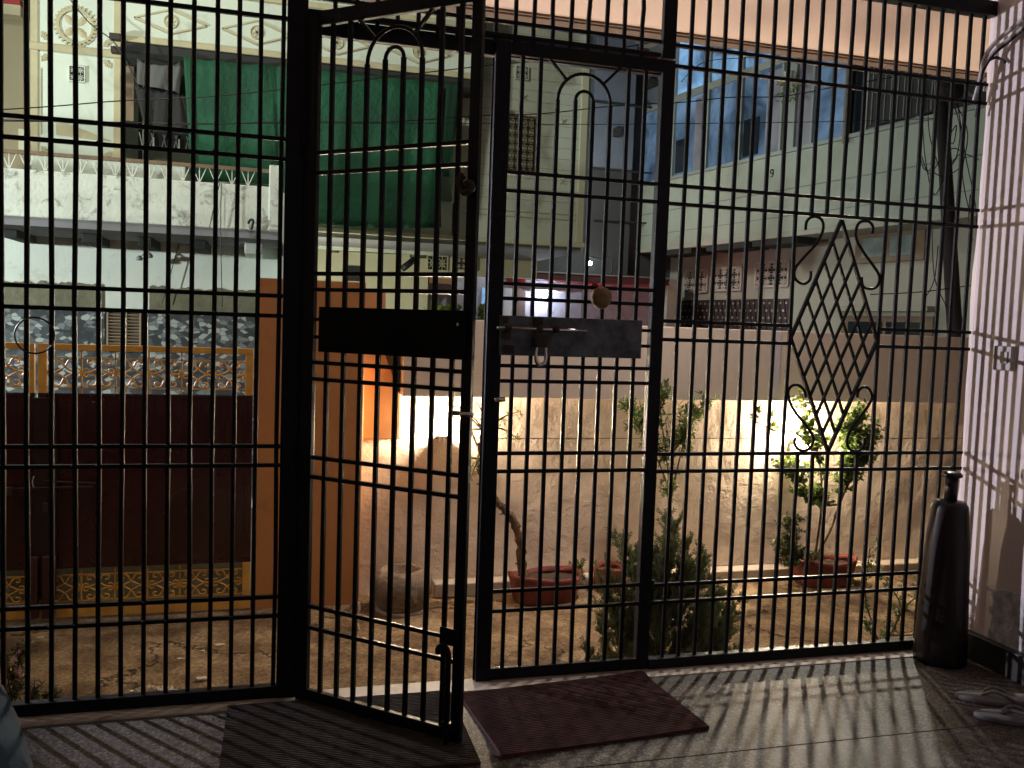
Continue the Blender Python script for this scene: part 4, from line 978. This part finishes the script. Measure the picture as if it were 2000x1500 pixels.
# right bay with scored tiles
x0, x1 = XZ(890, 150, YB)[0], XZ(1146, 200, YB)[0]
wallbox('right_bay', 1.94, x1, YB, 8.2, 2.31, 7.2, mint)
wallbox('bay_sill_band', .0, x1+.03, YB-.04, YB-.001, 2.29, 2.345, cream)
wallbox('corner_strip', 1.94, 2.06, YB-.02, YB-.001, 2.75, 3.97, cream, .003)
wallbox('corner_strip', x1-.07, x1+.012, YB-.02, YB-.001, 2.35, 4.6, cream, .003)
for z in (2.60, 2.66): wallbox('string_course', 2.06, x1-.07, YB-.008, YB-.001, z, z+.010, sand, 0)
for k in range(16):
    z = 2.80+k*.125; wallbox('score_line', 2.06, x1-.07, YB-.004, YB-.001, z, z+.006, sand, 0)
for (x, y) in ((1100, 238), (1098, 355), (1115, 150), (1025, 190), (1050, 395)):
    cx, cz = XZ(x, y, YB)
    for s in (-1, 1): link('cross_relief', MB().bar((cx-.03, YB-.006, cz-s*.03), (cx+.03, YB-.006, cz+s*.03), .010, .008), sand, th)
# grilled window
q = rect(986, 226, 1046, 335, YB)
q = (q[0], q[1], XZ(1020, 338, YB)[1], XZ(1020, 226, YB)[1])
gw = link('grilled_window', MB().box(q[0], q[1], YB-.03, YB-.001, q[2], q[3]), brownwood, th)
link('pane', MB().box(q[0]+.03, q[1]-.045, YB-.034, YB-.030, q[2]+.03, q[3]-.03), mat('pale_window_glass', (.42, .40, .27), .4), gw)
gg = MB()
for k in range(5):
    x = q[0]+.04+(q[1]-q[0]-.09)*k/4; gg.bar((x, YB-.045, q[2]+.03), (x, YB-.045, q[3]-.03), .007, .007)
for k in range(7):
    z = q[2]+.05+(q[3]-q[2]-.1)*k/6
    gg.bar((q[0]+.03, YB-.045, z), (q[1]-.045, YB-.045, z), .006, .006)
    for i in range(4):
        x = q[0]+.04+(q[1]-q[0]-.09)*(i+.5)/4
        gg.tube([(x+.026*math.cos(2*PI*j/10), YB-.05, z+.032*math.sin(2*PI*j/10)) for j in range(11)], .004, 5, cap=False)
link('window_grille', gg, wirem, gw)
jali(1008, 130, 1030, 156, YB, th, cells=2)
# underside and ground floor of cream house
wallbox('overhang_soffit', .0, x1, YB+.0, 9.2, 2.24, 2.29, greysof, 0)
YG = 8.6
wallbox('ground_wall', -.3, XZ(836, 560, YG)[0], YG, YG+.2, ZS, 2.24, cream)
wallbox('ground_wall', XZ(836, 560, YG)[0], XZ(1050, 500, YG)[0], YG, YG+.2, 2.0, 2.24, cream)
for a, b_, c, d in ((640, 484, 662, 494), (682, 487, 772, 497), (800, 494, 832, 505), (836, 500, 872, 528), (886, 502, 930, 528)):
    qq = rect(a, b_, c, d, YG); jali(0, 0, 0, 0, YG, th, cream, darkst, 'jali_strip', q=qq, cells=max(1, round((qq[1]-qq[0])/.12)))
q = rect(677, 519, 710, 550, YG); swn = link('small_window', MB().box(q[0], q[1], YG-.02, YG-.001, q[2], q[3]), darkst, th)
for k in range(5): x = q[0]+(q[1]-q[0])*k/4; link('window_bar', MB().bar((x, YG-.03, q[2]), (x, YG-.03, q[3]), .010, .010), wirem, swn)
for xq in (q[0], q[1]): pass
cc = thing('security_camera', 'dark tubular security camera under the cream house overhang', 'camera', onY(800, 515, 8.3))
link('housing', MB().tube([onY(786, 525, 8.2), onY(808, 508, 8.25)], .045, 12), wirem, cc); link('mount', MB().tube([onY(806, 509, 8.25), onY(812, 500, 8.45)], .015, 8), wirem, cc)

# green shade cloth, draped
def clothsheet(name, cols, m, label, Y0, cat='cloth', amp=.03, seed=1, nz=14, sub=6):
    # cols: list of (pxTop, pyTop, pxBot, pyBot)
    mb = MB(); rj = random.Random(seed); ph = rj.random()*9; L = []
    for i in range(len(cols)-1):
        for s in range(sub):
            t = s/sub; L.append([cols[i][k]*(1-t)+cols[i+1][k]*t for k in range(4)])
    L.append(list(cols[-1])); n = len(L)
    for i, (a, b_, c, d) in enumerate(L):
        sag = 3*math.sin(PI*(i % sub)/sub)
        for j in range(nz+1):
            t = j/nz; Y = Y0+amp*math.sin(i*.9+ph+t*1.5)*(.4+.6*t)+amp*.5*math.sin(i*2.1+t*4)
            p = onY(a*(1-t)+c*t, (b_+sag)*(1-t)+d*t, Y0); mb.v.append(Vector((p.x, Y, p.z)))
    for i in range(n-1):
        for j in range(nz): a = i*(nz+1)+j; mb.f.append((a, a+nz+1, a+nz+2, a+1))
    mb.smooth = True; o = link(name, mb, m); sm = o.modifiers.new('solid', 'SOLIDIFY'); sm.thickness = .006
    return tag(o, label, cat)
clothsheet('shade_cloth', [(358, 106, 374, 335), (372, 112, 384, 354), (430, 118, 462, 356), (520, 126, 545, 362), (552, 128, 556, 432), (640, 138, 640, 440), (740, 148, 735, 446), (820, 156, 800, 447), (862, 160, 862, 444)], green,
           'large green shade cloth hanging down over the cream house balcony', 6.22, amp=.022)
clothsheet('shade_cloth', [(862, 160, 862, 345), (900, 164, 880, 345)], mat('green_cloth_fold', (.01, .06, .035), .8), 'narrow dark fold of cloth at the right end of green shade cloth', 6.30, amp=.02, seed=2)
clothsheet('grey_awning', [(268, 112, 268, 165), (290, 122, 292, 170), (330, 128, 330, 176), (356, 118, 350, 182)], greycl, 'grey cloth sagging under the balcony ceiling left of the green cloth', 6.45, amp=.02, seed=3)
clothsheet('dark_net', [(262, 165, 285, 255), (300, 172, 300, 258), (330, 178, 335, 260), (352, 182, 370, 262)], blackcl, 'dark net cloth hanging below the grey awning', 6.5, amp=.02, seed=4)

# far left beige building
bb = thing('beige_building', 'dim beige building with dark red cornice at the far left edge', 'building', (-4.2, 9.5, ZS))
xr = XZ(60, 150, 8.9)[0]
link('wall', MB().box(-7.5, xr+.1, 8.9, 10.5, ZS, 7), beigeb, bb)
q = rect(0, 4, 48, 20, 8.8); link('cornice', MB().box(-7, q[1], 8.6, 8.899, q[2], q[3]), redpan, bb); link('cornice_edge', MB().box(-7, q[1], 8.62, 8.899, q[2]-.12, q[2]-.002), sand, bb)
q = rect(34, 250, 54, 292, 8.8); link('notice_board', MB().box(q[0], q[1], 8.84, 8.899, q[2], q[3]), cream, bb)

# dark grey tower
tw_ = thing('grey_tower', 'dark grey rendered tower block rising between the cream house and right house', 'building', (5.5, 11, ZS))
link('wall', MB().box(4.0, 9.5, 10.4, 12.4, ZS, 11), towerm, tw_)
q = rect(1166, 60, 1228, 500, 10.2); link('blue_pier', MB().box(q[0], q[1], 10.2, 10.399, 3.9, 11), towerb, tw_, bevel=.01)
link('pier_base', MB().box(q[0], q[1], 10.22, 10.399, ZS, 3.899), towerm, tw_)
for (a, b_, c, d) in ((1266, 155, 1288, 170), (1200, 250, 1212, 268)):
    qq = rect(a, b_, c, d, 10.15); link('vent_hood', MB().box(qq[0], qq[1], 10.1, 10.199 if a < 1240 else 10.399, qq[2], qq[3]), darkst, tw_)
for y in (200, 330, 430): 
    a = onY(1160, y, 10.18); link('render_joint', MB().box(a.x, a.x+1.6, 10.16, 10.199, a.z, a.z+.02), darkst, tw_)
tag(link('far_bulb', MB().lathe(onY(1152, 514, 10.0), [(.012, -.03), (.03, -.015), (.034, 0), (.028, .016), (.01, .03)], 12), smallbulb), 'tiny white lit bulb on the dark tower above the red awning', 'lamp')
tag(link('street_bracket', MB().tube(smoothpath([onY(1150, 500, 9.9), onY(1170, 505, 9.9), onY(1190, 500, 9.9), onY(1195, 520, 9.9), onY(1192, 535, 9.9)], 5), .018, 7), towerm), 'dark bent pipe bracket standing above the red awning', 'bracket')

# lavender shop house
lh = thing('lavender_house', 'small lavender painted house front lit by a white bulb beyond the wall', 'house', (4.6, 10, ZS))
YL = 9.6
xl0, xl1 = XZ(832, 600, YL)[0], XZ(1330, 600, YL)[0]
link('wall', MB().box(xl0, xl1, YL, YL+.2, ZS, 2.15), lav, lh)
zA = XZ(985, 529, YL-.35)[1]
xA0, xA1 = XZ(985, 530, YL-.35)[0], XZ(1308, 545, YL-.35)[0]
aw = link('awning', MB().box(xA0, xA1, YL-.35, YL-.001, zA-.10, zA), mat('dark_awning', (.05, .02, .025), .7, var=.4, scale=6), lh, bevel=.005)
link('awning_edge', MB().box(xA0, xA1, YL-.36, YL-.33, zA+.001, zA+.022), greysof, aw)
link('red_lights', MB().tube([(xA0+.6, YL-.37, zA-.10), ((xA0+xA1)/2, YL-.37, zA-.13), (xA1, YL-.37, zA-.09)], .010, 6), redglow, aw)
for a, b_ in ((990, 1002), (1012, 1026)):
    qq = rect(a, 536, b_, 552, YL-.37); link('red_panel', MB().box(qq[0], qq[1], YL-.375, YL-.352, qq[2], qq[3]), redpan, aw)
q = rect(836, 543, 890, 549, YL-.1); link('yellow_ledge', MB().box(q[0], q[1], YL-.2, YL-.001, q[2]-.05, q[3]), mat('orange_ledge', (.5, .26, .1), .7), lh)
for (a, c, m_) in ((884, 906, lav), (943, 952, blueglass2), (985, 998, mat('white_frame_lit', (.7, .7, .75), .6)), (1010, 1024, mat('brown_frame', (.18, .12, .10), .6))):
    qq = rect(a, 562, c, 640, YL-.05); link('door_frame', MB().box(qq[0], qq[1], YL-.06, YL-.001, .9, qq[3]), m_, lh)
q = rect(1040, 568, 1110, 572, YL-.2); link('bulb_bracket', MB().box(q[0], q[1], YL-.10, YL-.001, q[2], q[2]+.03), holder, lh)
tag(link('house_bulb', MB().lathe(onY(1063, 577, YL-.16), [(.012, -.035), (.03, -.02), (.036, 0), (.028, .02), (.01, .035)], 12), coolbulb), 'bright white bulb glowing on the lavender house front', 'lamp')
for a in (1135, 1172, 1206, 1240):
    x = XZ(a, 590, YL)[0]; link('wall_joint', MB().box(x, x+.015, YL-.01, YL-.001, .9, 2.1), greysof, lh)
link('end_pillar', MB().box(*rect(1302, 550, 1326, 640, YL-.3)[:2], YL-.35, YL-.05, ZS, rect(1302, 552, 1326, 640, YL-.3)[3]), rhouse, lh)
lamp('awning_red_lights', 'POINT', tuple(onY(1290, 560, YL-1.2)), 5, (1, .10, .08), .1)
# green foliage above wall
def clump(px0, px1, py, Y, label, seed, h=.14):
    rj = random.Random(seed); t = thing('leafy_bush', label, 'bush', onY((px0+px1)/2, py+40, Y)); lf = MB(); a = onY(px0, py, Y); b_ = onY(px1, py, Y)
    link('stem', MB().tube([((a.x+b_.x)/2, Y, ZS), ((a.x+b_.x)/2, Y, a.z-.1)], .02, 6), twig, t)
    for k in range(420):
        p = a.lerp(b_, rj.random())+Vector((0, rj.uniform(-.2, .2), -rj.random()*.5+.02*math.sin(k))); leafmesh(lf, p, rvec(rj), Vector((0, 0, 1)), .08, .05, rj)
    tag(link('foliage', lf, leafy, t), kind='stuff')
clump(838, 900, 597, 7.4, 'yellow green bush top beyond the compound wall left of the gate stile', 1)
clump(940, 952, 602, 7.4, 'small green bush top seen through the gap between the gate leaves', 2)

# ---- right house (facade runs back along a lane)
dv = ray(210, 625); dv = Vector((dv.x, dv.y, 0)).normalized(); nv = Vector((dv.y, -dv.x, 0)); P0 = Vector((onY(1900, 640, 4.2).x, 4.2, 0))
def onR(x, y, off=0.):
    d = ray(x, y); P = P0+nv*off; t = ((P-EYE).dot(nv))/d.dot(nv); q = EYE+d*t; return (q-P0).dot(dv), q.z
def rh(nm, s0, s1, o0, o1, z0, z1, m, par, bev=.004):
    s0, s1 = min(s0, s1), max(s0, s1); z0, z1 = min(z0, z1), max(z0, z1)
    c = P0+dv*((s0+s1)/2)+nv*((o0+o1)/2); c.z = (z0+z1)/2
    return link(nm, MB().obox(c, dv*((s1-s0)/2), nv*((o1-o0)/2), Vector((0, 0, (z1-z0)/2))), m, par, bevel=bev)
rhs = thing('right_house', 'pale green two storey house with long blue glazed upper balcony on the right', 'house', (6.8, 6.5, ZS))
zS = 3.72; zE = 2.66; zLt = 4.86
rh('parapet_wall', -3.5, 6.6, 0, .14, zE, zS-.05, rhouse, rhs); rh('sill', -3.5, 6.6, -.03, .16, zS-.049, zS, frameg, rhs)
rh('string_groove', -3.5, 6.6, -.004, .0, 3.20, 3.215, greysof, rhs, 0); rh('string_groove', -3.5, 6.6, -.004, .0, 2.86, 2.87, greysof, rhs, 0)
rh('overhang_soffit', -3.5, 6.6, .0, .62, zE-.06, zE-.001, rhouse2, rhs, 0)
rh('lower_wall', -3.5, 6.9, .60, .8, ZS, zE-.061, rhouse2, rhs, 0)
rh('interior_back_wall', 2.4, 6.6, 1.4, 1.5, zS-.3, 6.5, mat('blue_room_wall', (.25, .30, .42), .8), rhs, 0)
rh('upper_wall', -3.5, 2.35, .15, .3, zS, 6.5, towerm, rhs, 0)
rh('lintel', -3.5, 6.6, .01, .13, zLt, zLt+.10, frameg, rhs)
ml = [6.55, 5.45, 4.60, 3.85, 3.03, 2.79, 2.47, 1.88, 1.60, .87, .0, -1.]
kinds = [blueglass, blueglass, blueglass, blueglass, frameg, lavpan, blueglass, darkglass, greysof, darkglass, greysof]
for i in range(len(ml)-1):
    a, b_ = ml[i+1], ml[i]; gm = kinds[i]
    rh('mullion', a-.022, a+.022, .02, .12, zS+.001, zLt-.001, frameg, rhs)
    wd = rh('window_pane', a+.023, b_-.023, .06, .075, zS+.001, zLt-.001, gm, rhs, 0)
    if gm is blueglass and i in (1, 3):
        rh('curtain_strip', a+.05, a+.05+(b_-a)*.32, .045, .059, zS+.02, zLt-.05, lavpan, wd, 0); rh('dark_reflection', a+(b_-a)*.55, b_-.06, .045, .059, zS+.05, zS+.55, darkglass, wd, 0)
for i in range(len(ml)-1):
    a, b_ = ml[i+1], ml[i]; rh('window_pane', a+.02, b_-.02, .06, .075, zLt+.101, 5.9, blueglass2 if 1 <= i <= 5 else (towerb if i == 0 else darkglass), rhs, 0); rh('mullion', a-.02, a+.019, .02, .12, zLt+.101, 5.9, frameg, rhs)
rh('roof_slab', -3.5, 6.6, -.3, 1.6, 5.9, 6.05, rhouse2, rhs)
# dark mesh window and slatted section
s0, z0 = onR(1705, 160); s1, z1 = onR(1792, 190)
dm = rh('mesh_window', .62, 1.52, -.01, .019, zS+.03, 4.6, darkst, rhs)
for k in range(10): rh('mesh_bar', .66+k*.09, .668+k*.09, -.02, -.011, zS+.05, 4.58, frameg, dm, 0)
pc_ = rh('drain_pipe', 1.80, 1.86, -.06, .0, zS-.1, 5.5, mat('brown_pipe', (.16, .13, .10), .6), rhs)
# house number mark on parapet wall ("9")
s9, z9 = onR(1508, 338)
def R3(s, z, off): p = P0+dv*s+nv*off; return Vector((p.x, p.y, z))
nine = MB(); nine.tube([R3(s9+.028*math.cos(2*PI*i/14), z9+.02+.028*math.sin(2*PI*i/14), -.006) for i in range(15)], .008, 6, cap=False)
nine.tube([R3(s9-.026, z9+.02, -.006), R3(s9-.028, z9-.025, -.006), R3(s9-.005, z9-.05, -.006), R3(s9+.02, z9-.045, -.006)], .008, 6)
tag(link('house_number', nine, wirem), 'small dark number 9 on the pale parapet wall of the right house', 'number')
# sunshades
for (a, b_, c, d) in ((1305, 491, 1372, 502), (1403, 470, 1480, 484), (1494, 452, 1576, 472)):
    A = onR(a, b_, .2); B = onR(c, d, .2); rh('sunshade', A[0], B[0], -.01, .40, zE-.15, zE-.064, darkst, rhs)
# jali windows on lower wall
def rjali(a, b_, c, d):
    A = onR(a, b_, .6); B = onR(c, d, .6); s0, s1 = sorted((A[0], B[0])); z0, z1 = sorted((A[1], B[1]))
    j = rh('jali_window', s0, s1, .590, .5995, z0, z1, darkst, rhs, 0); f = MB(); n = 4; cw_ = (s1-s0)/n; m_ = 3; chh = (z1-z0)/m_
    def seg(p, q, w): f.bar(R3(p[0], p[1], .575), R3(q[0], q[1], .575), w, .02, nv)
    for p, q in (((s0, z0), (s1, z0)), ((s1, z0), (s1, z1)), ((s1, z1), (s0, z1)), ((s0, z1), (s0, z0))): seg(p, q, .03)
    for i in range(n):
        for k in range(m_):
            cx, cz = s0+cw_*(i+.5), z0+chh*(k+.5)
            for t in range(4):
                an = t*PI/4; seg((cx-cw_*.5*math.cos(an), cz-chh*.5*math.sin(an)), (cx+cw_*.5*math.cos(an), cz+chh*.5*math.sin(an)), .011)
            for t in range(8): seg((cx+cw_*.3*math.cos(t*PI/4), cz+chh*.3*math.sin(t*PI/4)), (cx+cw_*.3*math.cos((t+1)*PI/4), cz+chh*.3*math.sin((t+1)*PI/4)), .010)
    link('fretwork', f, mat('pinkish_jali', (.50, .42, .38), .8), j)
rjali(1340, 530, 1383, 570); rjali(1398, 525, 1449, 566); rjali(1480, 514, 1541, 558)
# dark grille with studs
A = onR(1328, 592, .6); B = onR(1545, 640, .6); gb_ = rh('dark_grille', A[0], B[0], .56, .599, 1.30, 1.84, mat('brown_black_metal', (.035, .02, .02), .6), rhs)
st = MB(); s0, s1 = sorted((A[0], B[0]))
for i in range(22):
    for k in range(5):
        s = s0+.06+(s1-s0-.12)*(i+(.5 if k % 2 else 0))/22; z = 1.36+k*.105; st.obox(R3(s, z, .55), dv*.014, nv*.006, Vector((0, 0, .014)))
tag(link('studs', st, mat('pale_stud', (.45, .38, .33), .4, metal=.3), gb_), kind='stuff')
for i in range(26):
    s = s0+(s1-s0)*i/25; 
    if i < 25: link('grille_bar', MB().bar(R3(s, 1.31, .553), R3(s+.12, 1.83, .553), .012, .01, nv), wirem, gb_)
# timber windows
def rwin(a, b_, c, d, m2):
    A = onR(a, b_, .6); B = onR(c, d, .6); s0, s1 = sorted((A[0], B[0])); z0, z1 = sorted((A[1], B[1]))
    w = rh('timber_window', s0, s1, .53, .599, z0, z1, brownwood, rhs)
    rh('pane', s0+.12, (s0+s1)/2-.03, .52, .529, z0+.07, z1-.07, m2, w, 0); rh('pane', (s0+s1)/2+.03, s1-.12, .52, .529, z0+.07, z1-.07, m2, w, 0)
rwin(1680, 458, 1812, 508, mat('frosted_glass', (.22, .27, .28), .3, var=.5, scale=6)); rwin(1652, 617, 1828, 668, darkglass)
rh('window_ledge', .9, 2.4, .40, .598, 1.66, 1.72, rhouse2, rhs)
# small plant & white box in the blue balcony
s_, z_ = onR(1552, 170); cpt = thing('hanging_plant', 'small bright green plant hanging in the blue lit balcony of the right house', 'plant', R3(s_, z_-.1, -.08))
lf = MB(); rj = random.Random(6)
for k in range(90):
    p = R3(s_+rj.uniform(-.18, .18), z_+rj.uniform(-.22, .12), -.10+rj.uniform(-.05, .05)); leafmesh(lf, p, rvec(rj), Vector((0, 0, 1)), .06, .035, rj)
link('leaves', lf, leafy, cpt)
link('pot', MB().lathe(R3(s_, z_+.08, -.10), [(.04, 0), (.06, .08), (.062, .10)], 14), holder, cpt)

# utility pole with cables
YP = 3.3
A = onY(1868, 700, YP); B = onY(1836, 150, YP); dd = (B-A); foot = A-dd*((A.z-ZS)/dd.z)
up = thing('utility_pole', 'dark leaning wooden utility pole hung with cables behind the compound wall', 'pole', foot)
link('shaft', MB().tube([foot, A, B, B+dd*.35], [.075, .066, .050, .044], 14), polem, up)
pcx = onY(1862, 178, YP-.02); link('transformer_box', MB().tube([onY(1838, 178, YP-.06), onY(1868, 178, YP-.06), onY(1884, 182, YP-.06)], [.085, .085, .03], 12), polem, up)
link('insulator', MB().tube(smoothpath([onY(1886, 170, YP-.1), onY(1892, 184, YP-.1), onY(1905, 184, YP-.1), onY(1912, 174, YP-.1)], 4), .014, 8), holder, up)
rj = random.Random(19)
def wire(pts, Y, r=.004, label=None, grp='overhead cables', par=None, name='overhead_cable'):
    mb = MB().tube(smoothpath([onY(x, y, Y) for x, y in pts], 6), r, 5)
    if par is not None: return link('cable', mb, wirem, par)
    return tag(link(name, mb, wirem), label, 'cable', grp)
for pts in ([(1800, 165), (1806, 300), (1825, 380), (1850, 330), (1875, 300)], [(1812, 170), (1815, 260), (1835, 330), (1848, 380)], [(1862, 200), (1875, 250), (1870, 300), (1855, 330)],
            [(1866, 200), (1890, 260), (1880, 340), (1895, 420)], [(1800, 305), (1815, 340), (1835, 315), (1860, 290), (1885, 300), (1912, 312)], [(1798, 308), (1805, 330), (1820, 335)],
            [(1815, 330), (1840, 345), (1865, 335), (1880, 322)], [(1870, 200), (1885, 300), (1905, 400), (1908, 470)], [(1856, 262), (1868, 245), (1862, 280), (1850, 270)],
            [(1820, 430), (1825, 540), (1850, 600)], [(1808, 580), (1825, 545), (1832, 480)], [(1700, 575), (1800, 570), (1905, 556)], [(1845, 590), (1855, 630), (1865, 660)], [(1895, 380), (1892, 430), (1900, 470)]):
    wire(pts, YP-.12, .0045, par=up)
wire([(-30, 216), (100, 208), (235, 197), (400, 189), (575, 172), (760, 150), (960, 127), (1060, 118), (1180, 99), (1280, 82)], 4.4, .005, 'upper overhead cable sloping across the green shade cloth')
wire([(-30, 236), (240, 239), (380, 243), (560, 238), (760, 238), (930, 226), (1060, 222), (1200, 207), (1330, 200), (1430, 190), (1530, 188), (1640, 168), (1750, 150)], 4.5, .005, 'lower overhead cable crossing the whole street to the pole top')
wire([(-30, 233), (300, 240), (600, 241), (900, 241), (1150, 243), (1450, 240), (1700, 236), (1850, 230)], 4.6, .0035, 'thin level cable just above the railing height')
wire([(130, -10), (175, 45), (225, 85), (262, 150), (272, 175)], 6.1, .006, 'cable dropping past the gear relief to the balcony corner')
wire([(1330, 160), (1380, 120), (1500, 110), (1540, 90)], 5.5, .004, 'short cable in front of the blue balcony glazing')
wire([(429, 358), (419, 400), (409, 444)], 4.95, .004, 'short thin slanting cable down the stained parapet'); wire([(352, 468), (335, 528), (317, 592)], 6.08, .004, 'thin slanting cable on the white wall below the balcony slab'); wire([(432, 358), (431, 460), (434, 600)], 4.94, .004, 'thin plumb cable down the whitewashed wall')
# conduit boxes near balcony corner
cj = thing('cable_junction', 'dark cable junction brackets at corner of the diamond frieze', 'junction', onY(228, 95, 6.2))
for (x, y) in ((225, 72), (228, 98)): c = onY(x, y, 6.2); link('bracket', MB().box(c.x-.05, c.x+.05, 6.17, 6.25, c.z-.03, c.z+.03), rust, cj, bevel=.006)
# distant backdrop houses closing the street ends
fbk = thing('far_block', 'dim plain block closing the view behind the street', 'building', (0, 14, ZS))
link('wall', MB().box(-14, 16, 14, 16, ZS, 12), towerm, fbk)
